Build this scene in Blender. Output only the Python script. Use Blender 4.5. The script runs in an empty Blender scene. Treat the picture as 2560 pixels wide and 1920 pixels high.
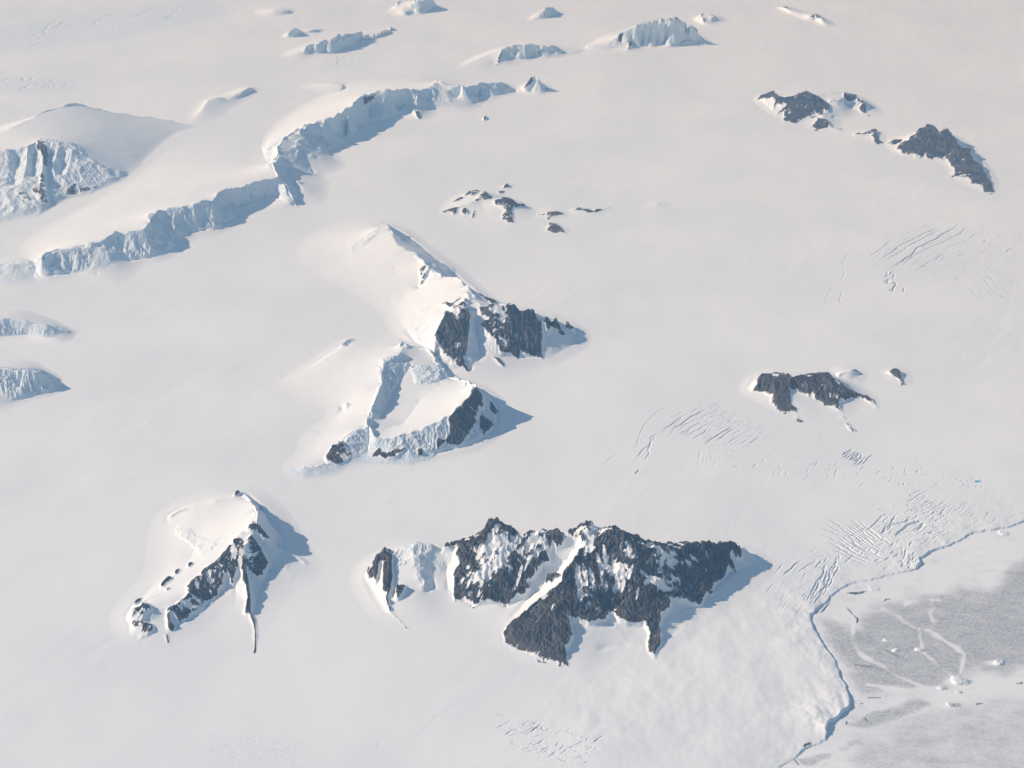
import bpy, math, time
import numpy as np
from mathutils import Vector

T0 = time.time()
SC = bpy.context.scene
COL = SC.collection
R = math.radians

# ------------------------------------------------------------------ camera
CAM_H = 12500.0          # metres above the snowfield
PITCH = R(31.0)          # looking down
FPX = 3517.0             # focal length in pixels of a 2560 px wide frame
cam_d = bpy.data.cameras.new('camera')
cam_d.sensor_width = 36.0
cam_d.lens = 36.0 * FPX / 2560.0
cam_d.clip_start = 10.0
cam_d.clip_end = 900000.0
cam = bpy.data.objects.new('camera', cam_d)
cam.location = (0, 0, CAM_H)
cam.rotation_euler = (R(90) - PITCH, 0, 0)
COL.objects.link(cam)
SC.camera = cam

# ------------------------------------------------------------------ light, sky, exposure
SUN_EL, SUN_BACK = R(31.5), R(5.0)     # sun from the left, a little beyond
SUN_DIR = Vector((-math.cos(SUN_EL) * math.cos(SUN_BACK), math.cos(SUN_EL) * math.sin(SUN_BACK), math.sin(SUN_EL)))
sun_d = bpy.data.lights.new('sun', 'SUN')
sun_d.energy = 4.4
sun_d.angle = R(0.5)
sun_d.color = (1.0, 0.985, 0.955)
sun = bpy.data.objects.new('sun', sun_d)
sun.rotation_euler = SUN_DIR.to_track_quat('Z', 'Y').to_euler()
sun.location = (-20000, 6000, 20000)
COL.objects.link(sun)

world = bpy.data.worlds.new('World')
SC.world = world
world.use_nodes = True
wn = world.node_tree
wn.nodes.clear()
sky = wn.nodes.new('ShaderNodeTexSky')
sky.sky_type = 'NISHITA'
sky.sun_disc = False
sky.sun_elevation = SUN_EL
sky.sun_rotation = math.atan2(SUN_DIR.x, SUN_DIR.y) % (2 * math.pi)
sky.altitude = 2500
sky.ozone_density = 2.5
sky.dust_density = 0.3
bg = wn.nodes.new('ShaderNodeBackground')
bg.inputs['Strength'].default_value = 0.13
wo = wn.nodes.new('ShaderNodeOutputWorld')
wn.links.new(sky.outputs[0], bg.inputs[0])
wn.links.new(bg.outputs[0], wo.inputs[0])

SC.view_settings.view_transform = 'Standard'
SC.view_settings.look = 'None'
SC.view_settings.exposure = 0.06
SC.view_settings.gamma = 1.0
HAZE_DENSITY = 1.55e-5

# ------------------------------------------------------------------ noise
def _hash(ix, iy, seed):
    h = (ix.astype(np.int64) * 374761393 + iy.astype(np.int64) * 668265263 + seed * 974634777) & 0xFFFFFFFF
    h = ((h ^ (h >> 13)) * 1274126177) & 0xFFFFFFFF
    return (h ^ (h >> 16)) & 0xFFFFFFFF

def noise(x, y, seed=0):
    x0 = np.floor(x); y0 = np.floor(y)
    fx = x - x0; fy = y - y0
    ux = fx * fx * fx * (fx * (fx * 6 - 15) + 10)
    uy = fy * fy * fy * (fy * (fy * 6 - 15) + 10)
    out = []
    for dx, dy in ((0, 0), (1, 0), (0, 1), (1, 1)):
        a = _hash(x0 + dx, y0 + dy, seed) * (2 * np.pi / 4294967296.0)
        out.append(np.cos(a) * (fx - dx) + np.sin(a) * (fy - dy))
    a = out[0] + ux * (out[1] - out[0])
    b = out[2] + ux * (out[3] - out[2])
    return (a + uy * (b - a)) * 1.5

def fbm(x, y, scale, octv=4, seed=0, gain=0.5, ridged=False):
    t = 0.0; amp = 1.0; s = 1.0 / scale; tot = 0.0
    for o in range(octv):
        n = noise(x * s + 17.3 * o, y * s - 9.1 * o, seed + o * 31)
        if ridged: n = 1 - 2 * np.abs(n)
        t = t + amp * n; tot += amp
        amp *= gain; s *= 2.03
    return t / tot

def smooth(a, b, x):
    t = np.clip((x - a) / (b - a), 0, 1)
    return t * t * (3 - 2 * t)

def blur(a, n, it=2):
    """box blur of radius n cells, repeated"""
    for _ in range(it):
        for ax in (0, 1):
            p = np.pad(a, [(n + 1, n) if k == ax else (0, 0) for k in (0, 1)], mode='edge')
            c = np.cumsum(p, axis=ax, dtype=np.float64)
            m = a.shape[ax]; w = 2 * n + 1
            a = ((c[w:w + m] - c[:m]) if ax == 0 else (c[:, w:w + m] - c[:, :m])) / w
    return a

# ------------------------------------------------------------------ where photo features lie on the ground
ZOOM = {'z0': (0, 0, 1.15732), 'z1': (880, 1260, .47016), 'z2': (280, 1200, .27723), 'z3': (680, 520, .43407),
        'z4': (0, 160, .37975), 'z5': (640, 160, .36166), 'z6': (1840, 200, .33755), 'z7': (560, 0, .70524),
        'z8': (1480, 880, .48825), 'z9': (1760, 1240, .40984), 'n': (0, 0, 1.0)}
CP, SP = math.cos(PITCH), math.sin(PITCH)

def nat(z, pts):
    ox, oy, s = ZOOM[z]
    a = np.array(pts, float)
    a[:, 0] = ox + s * a[:, 0]; a[:, 1] = oy + s * a[:, 1]
    return a

def ground_xy(uv, h=0.0, relief=True):
    """point on a survey ray at height h above the snow surface"""
    u = (uv[:, 0] - 1280) / FPX; v = (uv[:, 1] - 960) / FPX
    dx = u; dy = CP - v * SP; dz = -SP - v * CP
    z = np.zeros(len(uv)) + h
    for k in range(4):
        t = (z - CAM_H) / dz
        x = dx * t; y = dy * t
        if not relief: break
        z = snow_level(x, y) + h
    return np.stack([x, y], 1)

def to_px(x, y, z):
    f = y * CP - (z - CAM_H) * SP
    up = y * SP + (z - CAM_H) * CP
    return 1280 + FPX * x / f, 960 - FPX * up / f

def sdist(px, py, poly):
    """signed distance to a polygon, positive inside"""
    n = len(poly)
    d2 = np.full(px.shape, 1e30); ins = np.zeros(px.shape, bool)
    for i in range(n):
        ax, ay = poly[i][:2]; bx, by = poly[(i + 1) % n][:2]
        ex, ey = bx - ax, by - ay
        wx, wy = px - ax, py - ay
        t = np.clip((wx * ex + wy * ey) / (ex * ex + ey * ey + 1e-12), 0, 1)
        qx, qy = wx - ex * t, wy - ey * t
        d2 = np.minimum(d2, qx * qx + qy * qy)
        if ay != by:
            c = ((ay > py) != (by > py)) & (px < (bx - ax) * (py - ay) / (by - ay) + ax)
            ins ^= c
    d = np.sqrt(d2)
    return np.where(ins, d, -d)

def pdist(px, py, line):
    """distance to a polyline and the position 0..1 along it"""
    d2 = np.full(px.shape, 1e30); s = np.zeros(px.shape)
    seg = np.hypot(*(line[1:, :2] - line[:-1, :2]).T); L = np.concatenate([[0], np.cumsum(seg)])
    for i in range(len(line) - 1):
        ax, ay = line[i][:2]; bx, by = line[i + 1][:2]
        ex, ey = bx - ax, by - ay
        wx, wy = px - ax, py - ay
        t = np.clip((wx * ex + wy * ey) / (ex * ex + ey * ey + 1e-12), 0, 1)
        qx, qy = wx - ex * t, wy - ey * t
        q = qx * qx + qy * qy
        m = q < d2
        d2 = np.where(m, q, d2); s = np.where(m, (L[i] + t * seg[i]) / L[-1], s)
    return np.sqrt(d2), s

# ------------------------------------------------------------------ the snow surface (glacier, then the lower sea ice)
FRONT_Z9 = [(3400, -60), (2600, 60), (2100, 110), (1952, 145), (1890, 170), (1800, 190), (1720, 200), (1640, 215), (1560, 260), (1500, 290), (1440, 310),
            (1390, 325), (1350, 350), (1315, 375), (1320, 400), (1300, 435), (1250, 445), (1150, 465), (1050, 490), (1000, 500), (900, 520),
            (850, 545), (800, 575), (770, 600), (740, 640), (700, 675), (655, 710), (650, 740), (670, 790), (700, 840), (740, 910), (790, 970),
            (820, 1030), (830, 1080), (870, 1140), (880, 1190), (900, 1235), (880, 1290), (830, 1330), (790, 1360), (755, 1385), (745, 1420),
            (743, 1475), (700, 1500), (650, 1512), (610, 1530), (560, 1580), (500, 1620), (450, 1660), (200, 1900)]
FRONT_H = np.array([14] * 4 + [15] * 5 + [16, 18, 20, 28, 34, 34, 30, 16, 13, 11, 10, 11, 14, 18, 24, 28, 32, 34, 30, 27, 25, 24, 26, 26, 26, 30, 36, 46, 55, 60, 60, 58, 50,
                    20, 6, 14, 20, 14, 14, 8, 6], float)
SEA = 45.0
_front = ground_xy(nat('z9', FRONT_Z9), 0, relief=False)
_seapoly = np.concatenate([_front, [[-2000, 9000], [-2000, 2000], [60000, 2000], [60000, _front[0, 1]]]])
_lump = ground_xy(nat('n', [(1650, 1560), (1800, 1480), (2000, 1480), (2080, 1600), (2120, 1760), (2000, 1920), (1500, 1920), (1350, 1800), (1500, 1680)]), 0, relief=False)

def front_field(x, y):
    near = (x > 0) & (y < 30000)
    sd = np.full(x.shape, -9e3); st = np.zeros(x.shape)
    if near.any():
        xn, yn = x[near], y[near]
        jx = 30 * fbm(xn, yn, 130, 3, 71, 0.6); jy = 30 * fbm(xn, yn, 130, 3, 72, 0.6)
        s = sdist(xn + jx, yn + jy, _seapoly)
        d, t = pdist(xn + jx, yn + jy, _front)
        sd[near] = np.where(s > 0, d, -d); st[near] = t
    seg = np.hypot(*(_front[1:] - _front[:-1]).T)
    L = np.concatenate([[0], np.cumsum(seg)]); L /= L[-1]
    hs = np.full(x.shape, 25.0)
    c = (sd > -2600) & (sd < 700)
    if c.any():
        q = np.linspace(L[2], 1, 150)
        qx = np.interp(q, L, _front[:, 0]); qy = np.interp(q, L, _front[:, 1]); qh = np.interp(q, L, FRONT_H)
        num = 0.0; den = 0.0
        xc, yc = x[c], y[c]
        for i in range(150):
            w = 1.0 / ((xc - qx[i]) ** 2 + (yc - qy[i]) ** 2 + 900.0) ** 2
            num = num + w * qh[i]; den = den + w
        hs[c] = num / den * np.clip(1 + .9 * fbm(xc, yc, 260, 3, 75), .45, 1.6)
    return sd, hs

def snow_level(x, y, full=False):
    x = np.asarray(x, float); y = np.asarray(y, float)
    z = 26 * fbm(x, y, 5200, 2, 5) + 9.5 * fbm(x, y, 1500, 2, 9) + 3.0 * fbm(x * 0.6 + y * 0.8, (y * 0.6 - x * 0.8) * 2.4, 700, 4, 13) * (0.4 + 1.2 * smooth(-.3, .5, fbm(x, y, 3600, 2, 15)))
    far = smooth(30000, 60000, y)
    z = z * (1 + far)
    lump = smooth(-500, 500, sdist(x, y, _lump)) if x.size < 5e6 else 0
    z = z + lump * (26 * fbm(x, y, 760, 4, 44, 0.45))
    sd, hs = front_field(x, y)
    down = (SEA - hs) * np.exp(np.minimum(sd, 0) / 420.0)
    down = down + (SEA - down) * smooth(-9.0, 9.0, sd)
    sea = (sd > 0)
    z = z * np.where(sea, 0.15, 1 - 0.6 * np.exp(np.minimum(sd, 0) / 300.0)) - down
    if full: return z, sd, hs
    return z

# ------------------------------------------------------------------ materials
def nodes(name):
    m = bpy.data.materials.new(name); m.use_nodes = True
    nt = m.node_tree; nt.nodes.clear()
    return m, nt, nt.nodes, nt.links

def N(ns, typ, **kw):
    n = ns.new(typ)
    for k, v in kw.items():
        if k in n.inputs: n.inputs[k].default_value = v
        else: setattr(n, k, v)
    return n

def mixc(ns, ln, fac, a, b):
    m = ns.new('ShaderNodeMix'); m.data_type = 'RGBA'
    for s, v in ((m.inputs[0], fac), (m.inputs[6], a), (m.inputs[7], b)):
        if hasattr(v, 'links'): ln.new(v, s)
        else: s.default_value = v
    return m.outputs[2]

def math_n(ns, ln, op, a, b=0.0, c=0.0, clamp=False):
    m = ns.new('ShaderNodeMath'); m.operation = op; m.use_clamp = clamp
    for s, v in zip(m.inputs, (a, b, c)):
        if hasattr(v, 'links'): ln.new(v, s)
        else: s.default_value = v
    return m.outputs[0]

def noise_n(ns, ln, vec, scale, detail=4, rough=0.55):
    n = ns.new('ShaderNodeTexNoise')
    n.inputs['Scale'].default_value = scale; n.inputs['Detail'].default_value = detail; n.inputs['Roughness'].default_value = rough
    ln.new(vec, n.inputs['Vector'])
    return n.outputs[0]

def ramp(ns, ln, v, a, b):
    m = ns.new('ShaderNodeMapRange'); m.interpolation_type = 'SMOOTHSTEP'
    m.inputs[1].default_value = a; m.inputs[2].default_value = b
    ln.new(v, m.inputs[0])
    return m.outputs[0]

SNOW_A, SNOW_B = (0.84, 0.85, 0.86, 1), (0.90, 0.90, 0.895, 1)

def make_material(kind):
    m, nt, ns, ln = nodes(kind)
    geo = ns.new('ShaderNodeNewGeometry'); pos = geo.outputs['Position']
    b = ns.new('ShaderNodeBsdfPrincipled'); o = ns.new('ShaderNodeOutputMaterial')
    ln.new(b.outputs[0], o.inputs['Surface'])
    big = noise_n(ns, ln, pos, 1 / 2600.0, 4)
    snow = mixc(ns, ln, ramp(ns, ln, big, 0.35, 0.65), SNOW_A, SNOW_B)
    a_rock = N(ns, 'ShaderNodeAttribute', attribute_name='rock').outputs['Fac']
    a_ice = N(ns, 'ShaderNodeAttribute', attribute_name='ice').outputs['Fac']
    n_mid = noise_n(ns, ln, pos, 1 / 60.0, 5, 0.6)
    n_fin = noise_n(ns, ln, pos, 1 / 14.0, 4, 0.65)
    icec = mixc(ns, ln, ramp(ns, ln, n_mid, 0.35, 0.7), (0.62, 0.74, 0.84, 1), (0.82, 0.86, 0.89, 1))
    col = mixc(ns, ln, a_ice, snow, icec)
    if kind == 'mountain_surface':
        mp = ns.new('ShaderNodeMapping'); mp.inputs['Rotation'].default_value = (R(18), R(-24), 0); mp.inputs['Scale'].default_value = (1.0, 1.0, 4.0)
        ln.new(pos, mp.inputs['Vector'])
        n_str = noise_n(ns, ln, mp.outputs[0], 1 / 240.0, 7, 0.62)
        rk = mixc(ns, ln, ramp(ns, ln, n_str, 0.35, 0.68), (0.034, 0.037, 0.042, 1), (0.115, 0.104, 0.095, 1))
        rk = mixc(ns, ln, ramp(ns, ln, n_fin, 0.45, 0.75), rk, (0.135, 0.135, 0.14, 1))
        br = N(ns, 'ShaderNodeAttribute', attribute_name='brown').outputs['Fac']
        rk = mixc(ns, ln, br, rk, (0.15, 0.11, 0.088, 1))
        f = math_n(ns, ln, 'ADD', a_rock, math_n(ns, ln, 'MULTIPLY', math_n(ns, ln, 'SUBTRACT', n_fin, 0.5), 0.55))
        f = math_n(ns, ln, 'ADD', f, math_n(ns, ln, 'MULTIPLY', math_n(ns, ln, 'SUBTRACT', n_mid, 0.5), 0.35))
        fac = ramp(ns, ln, f, 0.42, 0.58)
        col = mixc(ns, ln, fac, col, rk)
        bmp = ns.new('ShaderNodeBump'); bmp.inputs['Strength'].default_value = 0.8; bmp.inputs['Distance'].default_value = 9.0
        ln.new(math_n(ns, ln, 'MULTIPLY', n_fin, math_n(ns, ln, 'MAXIMUM', fac, a_ice)), bmp.inputs['Height'])
        ln.new(bmp.outputs[0], b.inputs['Normal'])
    elif kind == 'sea_ice_surface':
        a_g = N(ns, 'ShaderNodeAttribute', attribute_name='grey').outputs['Fac']
        mp = ns.new('ShaderNodeMapping'); mp.inputs['Rotation'].default_value = (0, 0, R(28)); mp.inputs['Scale'].default_value = (1.0, 2.1, 1.0)
        ln.new(pos, mp.inputs['Vector'])
        sp = noise_n(ns, ln, mp.outputs[0], 1 / 30.0, 8, 0.72)
        mot = noise_n(ns, ln, mp.outputs[0], 1 / 380.0, 9, 0.68)
        gc = mixc(ns, ln, ramp(ns, ln, sp, 0.36, 0.64), (0.33, 0.345, 0.37, 1), (0.68, 0.685, 0.695, 1))
        g = math_n(ns, ln, 'ADD', a_g, math_n(ns, ln, 'MULTIPLY', math_n(ns, ln, 'SUBTRACT', mot, 0.5), 1.3))
        g = math_n(ns, ln, 'MULTIPLY', ramp(ns, ln, g, 0.15, 1.15), math_n(ns, ln, 'MINIMUM', math_n(ns, ln, 'MULTIPLY', a_g, 1.6), 1.0))
        faint = math_n(ns, ln, 'MULTIPLY', ramp(ns, ln, mot, 0.50, 0.70), 0.35)
        g = math_n(ns, ln, 'MAXIMUM', g, faint)
        col = mixc(ns, ln, g, snow, gc)
        a_d = N(ns, 'ShaderNodeAttribute', attribute_name='lead').outputs['Fac']
        col = mixc(ns, ln, a_d, col, (0.10, 0.12, 0.15, 1))
    else:
        pass
    ln.new(col, b.inputs['Base Color'])
    b.inputs['Roughness'].default_value = 0.7
    b.inputs['Specular IOR Level'].default_value = 0.15
    return m

MAT = {k: make_material(k) for k in ('glacier_surface', 'sea_ice_surface', 'mountain_surface')}

def simple_material(name, c1, c2, scale, rough=0.6):
    m, nt, ns, ln = nodes(name)
    geo = ns.new('ShaderNodeNewGeometry')
    b = ns.new('ShaderNodeBsdfPrincipled'); o = ns.new('ShaderNodeOutputMaterial')
    ln.new(b.outputs[0], o.inputs['Surface'])
    ln.new(mixc(ns, ln, ramp(ns, ln, noise_n(ns, ln, geo.outputs['Position'], scale), 0.35, 0.65), c1, c2), b.inputs['Base Color'])
    b.inputs['Roughness'].default_value = rough
    return m

MAT['pond'] = simple_material('pond_water', (0.10, 0.42, 0.62, 1), (0.16, 0.52, 0.72, 1), 1 / 30.0, 0.25)
MAT['berg'] = simple_material('iceberg_ice', (0.80, 0.84, 0.88, 1), (0.90, 0.91, 0.92, 1), 1 / 40.0)

# ------------------------------------------------------------------ mesh output
def tag(o, label=None, cat=None, group=None, kind=None):
    for k, v in (('label', label), ('category', cat), ('group', group), ('kind', kind)):
        if v: o[k] = v
    return o

def empty(name, loc):
    o = bpy.data.objects.new(name, None); o.empty_display_size = 300
    o.location = loc; COL.objects.link(o)
    return o

def mesh_from(name, V, Nn, F, mat, attrs, parent=None, origin=(0, 0, 0)):
    """V verts, Nn normals, F faces (quads) over the shared grid; keeps only what F uses"""
    used, inv = np.unique(F.ravel(), return_inverse=True)
    k = F.shape[1]
    me = bpy.data.meshes.new(name)
    v = (V[used] - np.array(origin)).astype(np.float32)
    me.vertices.add(len(used)); me.vertices.foreach_set('co', v.ravel())
    me.loops.add(F.size); me.loops.foreach_set('vertex_index', inv.astype(np.int32).ravel())
    me.polygons.add(len(F)); me.polygons.foreach_set('loop_start', np.arange(0, F.size, k, dtype=np.int32))
    me.polygons.foreach_set('use_smooth', np.ones(len(F), bool))
    for an, arr in attrs.items():
        a = me.attributes.new(an, 'FLOAT', 'POINT'); a.data.foreach_set('value', arr[used].astype(np.float32))
    me.materials.append(mat)
    me.update(calc_edges=True)
    if Nn is not None:
        a = me.attributes.new('custom_normal', 'FLOAT_VECTOR', 'POINT')
        a.data.foreach_set('vector', Nn[used].astype(np.float32).ravel())
    o = bpy.data.objects.new(name, me); COL.objects.link(o)
    if parent: o.parent = parent
    else: o.location = origin
    return o

def grid_normals(X, Y, Z):
    """vertex normals of any structured grid"""
    P = np.stack([X, Y, Z], -1)
    du = np.empty_like(P); dv = np.empty_like(P)
    du[1:-1] = P[2:] - P[:-2]; du[0] = P[1] - P[0]; du[-1] = P[-1] - P[-2]
    dv[:, 1:-1] = P[:, 2:] - P[:, :-2]; dv[:, 0] = P[:, 1] - P[:, 0]; dv[:, -1] = P[:, -1] - P[:, -2]
    n = np.cross(dv, du); n /= np.linalg.norm(n, axis=-1, keepdims=True) + 1e-12
    n[n[..., 2] < 0] *= -1
    return n

def grid_faces(r, c):
    i = np.arange(r * c).reshape(r, c)
    return np.stack([i[:-1, :-1], i[:-1, 1:], i[1:, 1:], i[1:, :-1]], -1)

# ------------------------------------------------------------------ mountains
def sample_line(P, step):
    out = []
    for a, b in zip(P[:-1], P[1:]):
        n = max(2, int(np.hypot(*(b[:2] - a[:2])) / step) + 1)
        t = np.linspace(0, 1, n)[:, None]
        out.append(a + (b - a) * t)
    return np.concatenate(out)

def membrane(x0, y0, nx, ny, dx, foot, lines):
    """height surface hung from the surveyed ridge lines, zero outside the foot line"""
    h = None
    for f in (16, 8, 4, 2, 1):
        d = dx * f; cx, cy = -(-nx // f), -(-ny // f)
        gx = x0 + (np.arange(cx) + .5) * d; gy = y0 + (np.arange(cy) + .5) * d
        GX, GY = np.meshgrid(gx, gy)
        inside = sdist(GX + 70 * fbm(GX, GY, 520, 3, 701), GY + 70 * fbm(GX, GY, 520, 3, 702), foot) > 0
        fv = np.zeros((cy, cx)); fn = np.zeros((cy, cx))
        for P in lines:
            s = sample_line(P, d * .4)
            ix = ((s[:, 0] - x0) / d).astype(int); iy = ((s[:, 1] - y0) / d).astype(int)
            ok = (ix >= 0) & (iy >= 0) & (ix < cx) & (iy < cy)
            np.add.at(fv, (iy[ok], ix[ok]), s[ok, 2]); np.add.at(fn, (iy[ok], ix[ok]), 1)
        fix = fn > 0
        val = np.where(fix, fv / np.maximum(fn, 1), 0.0)
        free = inside & ~fix
        if h is None: h = np.zeros((cy, cx))
        else: h = np.repeat(np.repeat(h, 2, 0), 2, 1)[:cy, :cx]
        h = np.where(free, h, val)
        for it in range(260 if f > 2 else (140 if f == 2 else 60)):
            p = np.pad(h, 1, mode='edge')
            h = np.where(free, .25 * (p[:-2, 1:-1] + p[2:, 1:-1] + p[1:-1, :-2] + p[1:-1, 2:]), val)
    return h

def flow(z, active):
    """drainage area of each cell (D8)"""
    ny, nx = z.shape
    p = np.pad(z, 1, constant_values=1e9)
    best = np.zeros_like(z); rec = np.full(z.shape, -1)
    idx = np.arange(nx * ny).reshape(ny, nx)
    for dy, dx_ in ((0, 1), (1, 0), (0, -1), (-1, 0), (1, 1), (1, -1), (-1, 1), (-1, -1)):
        q = p[1 + dy:1 + dy + ny, 1 + dx_:1 + dx_ + nx]
        s = (z - q) / math.hypot(dy, dx_)
        m = s > best
        best = np.where(m, s, best); rec = np.where(m, idx + dy * nx + dx_, rec)
    act = np.flatnonzero(active.ravel())
    order = act[np.argsort(-z.ravel()[act])].tolist()
    recl = rec.ravel().tolist(); acc = [1.0] * (nx * ny)
    for i in order:
        r = recl[i]
        if r >= 0: acc[r] += acc[i]
    return np.array(acc).reshape(ny, nx)

def components(mask):
    """4-connected pieces of a face mask: label array (-1 outside) and sizes"""
    lab = np.where(mask, np.arange(mask.size).reshape(mask.shape), mask.size)
    while True:
        old = lab.copy()
        for _ in range(8):
            lab[1:] = np.minimum(lab[1:], lab[:-1]); lab[:-1] = np.minimum(lab[:-1], lab[1:])
            lab[:, 1:] = np.minimum(lab[:, 1:], lab[:, :-1]); lab[:, :-1] = np.minimum(lab[:, :-1], lab[:, 1:])
            lab[~mask] = mask.size
        # jump along rows and columns in runs
        flat = lab[mask]
        lab[mask] = np.minimum(flat, lab.ravel()[flat])
        if (lab == old).all(): break
    u, inv = np.unique(lab[mask], return_inverse=True)
    res = np.full(mask.shape, -1); res[mask] = inv
    return res, np.bincount(inv, minlength=len(u)) if len(u) else np.zeros(0, int)

def mountain(name, label, cat, foot, lines, rocks=(), snows=(), dx=12.0, icy=0.0, gully=1.0, rough=1.0, group=None, softness=18.0,
             seed=1, hs=1.0, drift=130.0, strokes=(), icepoly=(), crag=0.6, jag=0.07):
    t0 = time.time()
    fp = ground_xy(nat(*foot), 0.0)
    L3 = []
    for z, pts in lines:
        a = nat(z, pts); h = a[:, 2] * hs
        P = sample_line(np.column_stack([ground_xy(a[:, :2], h), h]), 3 * dx)
        # broken, notched crest
        n1 = fbm(P[:, 0], P[:, 1], 190, 3, seed + 90, 0.6); n2 = fbm(P[:, 0], P[:, 1], 240, 2, seed + 91)
        P[:, 2] *= 1 + 1.6 * jag * np.minimum(n1, .35)
        sh = 260 * jag * smooth(60, 200, P[:, 2])
        P[:, 0] += sh * n2; P[:, 1] += sh * n1
        L3.append(P)
    x0, y0 = fp.min(0) - 420; x1, y1 = fp.max(0) + 420
    nx, ny = int((x1 - x0) / dx) + 1, int((y1 - y0) / dx) + 1
    h = membrane(x0, y0, nx, ny, dx, fp, L3)
    X, Y = np.meshgrid(x0 + (np.arange(nx) + .5) * dx, y0 + (np.arange(ny) + .5) * dx)
    hm = h.copy()
    G = snow_level(X, Y)
    # masks, found where the feature projects on the un-roughened slope
    U, Vv = to_px(X, Y, G + h)
    jit = fbm(X, Y, 160, 3, seed + 3) * 5.0 + fbm(X, Y, 45, 2, seed + 4) * 3.0
    px_m = (Y.mean() / math.cos(math.atan2(CAM_H, Y.mean()))) / FPX
    jit = jit * 6.0 / px_m
    rock_sd = np.full(X.shape, -1e3); rock_id = np.full(X.shape, -1); streak = np.zeros(X.shape); brown = np.zeros(X.shape)
    for i, rk in enumerate(rocks):
        sd = sdist(U, Vv, nat(*rk['p'])) + jit * rk.get('rag', 1.0)
        m = sd > rock_sd
        rock_sd = np.where(m, sd, rock_sd); rock_id = np.where(m & (sd > 0), i, rock_id)
        streak = np.where(m, rk.get('snow', 0.15), streak); brown = np.where(m, rk.get('brown', 0.0), brown)
    if rocks: streak = np.where(rock_sd > -1, streak + 0.30 * (streak > 0.01) * (1 - smooth(0, 9, rock_sd)), streak)
    for z, pts, wd in strokes:
        dd, tt = pdist(U, Vv, nat(z, pts)); wn = .62 * wd * ZOOM[z][2]
        streak = streak + 1.2 * (1 - smooth(0.25, 0.75, (dd + jit * .35) / (wn * (0.45 + 0.9 * np.sin(np.clip(tt, 0, 1) * np.pi)))))
    for sn in snows:
        sd = sdist(U, Vv, nat(*sn['p']))
        streak = streak + sn['a'] * smooth(-6, 6, sd)
    rmask = smooth(-1.5, 2.5, rock_sd) if rocks else np.zeros(X.shape)
    wide = blur(np.clip(rmask, 0, 1), 2) if rocks else rmask
    # drifted snow eases every snow slope into the plain
    dr = max(2, int(drift / dx))
    hb = blur(np.pad(h, 2 * dr), dr, 3)[2 * dr:-2 * dr, 2 * dr:-2 * dr]
    top_h = 60 + 0.22 * h.max()
    sy, sx = np.gradient(h, dx)
    steep = blur(smooth(0.36, 0.6, np.hypot(sx, sy)) * smooth(10, 45, h), max(1, int(30 / dx)), 2)
    w = (1 - smooth(0.15 * top_h, top_h, hb)) * (1 - blur(np.clip(rmask, 0, 1), 3)) * np.clip(1 - 1.3 * steep, 0, 1)
    h = h * (1 - w) + hb * w
    ez = np.clip(1 - 1.2 * wide, 0, 1)
    h = h * (1 - ez) + ez * h * h / (h + softness)
    hm = np.maximum(h, 0)
    gy_, gx_ = np.gradient(blur(h, 2), dx)
    slope = np.hypot(gx_, gy_)
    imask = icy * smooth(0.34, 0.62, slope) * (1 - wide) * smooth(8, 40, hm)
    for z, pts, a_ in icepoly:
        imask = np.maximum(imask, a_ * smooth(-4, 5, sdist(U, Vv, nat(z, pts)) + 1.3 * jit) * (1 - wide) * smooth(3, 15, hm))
    # relief
    up = smooth(0, 60, hm)
    rel = rough * (42 * fbm(X, Y, 340, 5, seed + 11, 0.55, True) + 20 * fbm(X, Y, 95, 4, seed + 12, 0.65, True))
    h = h + rel * wide * up * np.clip(slope * 1.6, 0.25, 1.2)
    h = h + imask * up * rough * (crag * 60 * fbm(X, Y, 640, 2, seed + 23, 0.5, True) + 26 * fbm(X, Y, 250, 4, seed + 21, 0.5, True) + 4 * fbm(X, Y, 55, 2, seed + 22))
    h = h + (1 - wide) * (1 - imask) * up * 5 * fbm(X, Y, 420, 3, seed + 31)
    act = hm > 3
    g = np.zeros(X.shape)
    carve = np.clip(wide + 0.75 * imask, 0, 1)
    if (wide.max() > 0.1 or icy > 0):
        for it in range(3):
            acc = flow(h + G * 0 + fbm(X, Y, 30, 2, seed + 50 + it) * 4, act)
            la = np.log2(acc)
            g1 = blur(np.clip(la, 0, 9) / 9.0, 1, 1); g3 = blur(np.clip(la, 0, 9) / 9.0, 3, 1)
            g7 = blur(np.clip(la, 0, 10) / 10.0, 7, 1)
            gg = 0.25 * np.clip(la, 0, 9) / 9.0 + 0.45 * g1 + 0.4 * g3 + 0.6 * g7
            amp = gully * 34.0 * carve * up * np.clip(slope, 0.12, 1.0)
            h = h - amp * (gg - 0.42)
            g = gg
    # snow lying in the gullies and on ledges of the rock
    gy2, gx2 = np.gradient(h, dx); s2 = np.hypot(gx2, gy2)
    if rocks:
        st = lambda q_: (q_ - q_[rmask > .5].mean()) / (q_[rmask > .5].std() + 1e-6) if (rmask > .5).sum() > 20 else q_
        gb3 = blur(g, 3, 1)
        sc = 0.45 * st(g - gb3) + 0.8 * st(gb3 - blur(g, 12)) - 0.3 * st(blur(s2, 1, 1)) + 0.4 * st(fbm(X, Y, 90, 4, seed + 61, 0.6)) + 0.75 * st(fbm(X, Y, 480, 3, seed + 62))
        ref = np.sort(sc[rmask > .5]) if (rmask > .5).any() else np.zeros(1)
        thr = np.quantile(ref, np.clip(1 - streak, 0.02, 0.999))
        snowy = np.where(streak > 0.004, smooth(-0.2, 0.2, sc - thr), 0)
        sm = np.clip(blur(snowy * rmask, 1, 1), 0, 1)
        h = h * (1 - .8 * sm) + blur(h, 3, 1) * .8 * sm
        rock = rmask * (1 - snowy)
        rock = np.where(rock_sd > -1.5, rock, 0)
        brown = np.clip(brown * (0.6 + 0.8 * fbm(X, Y, 300, 3, seed + 77)), 0, 1)
    else:
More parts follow.
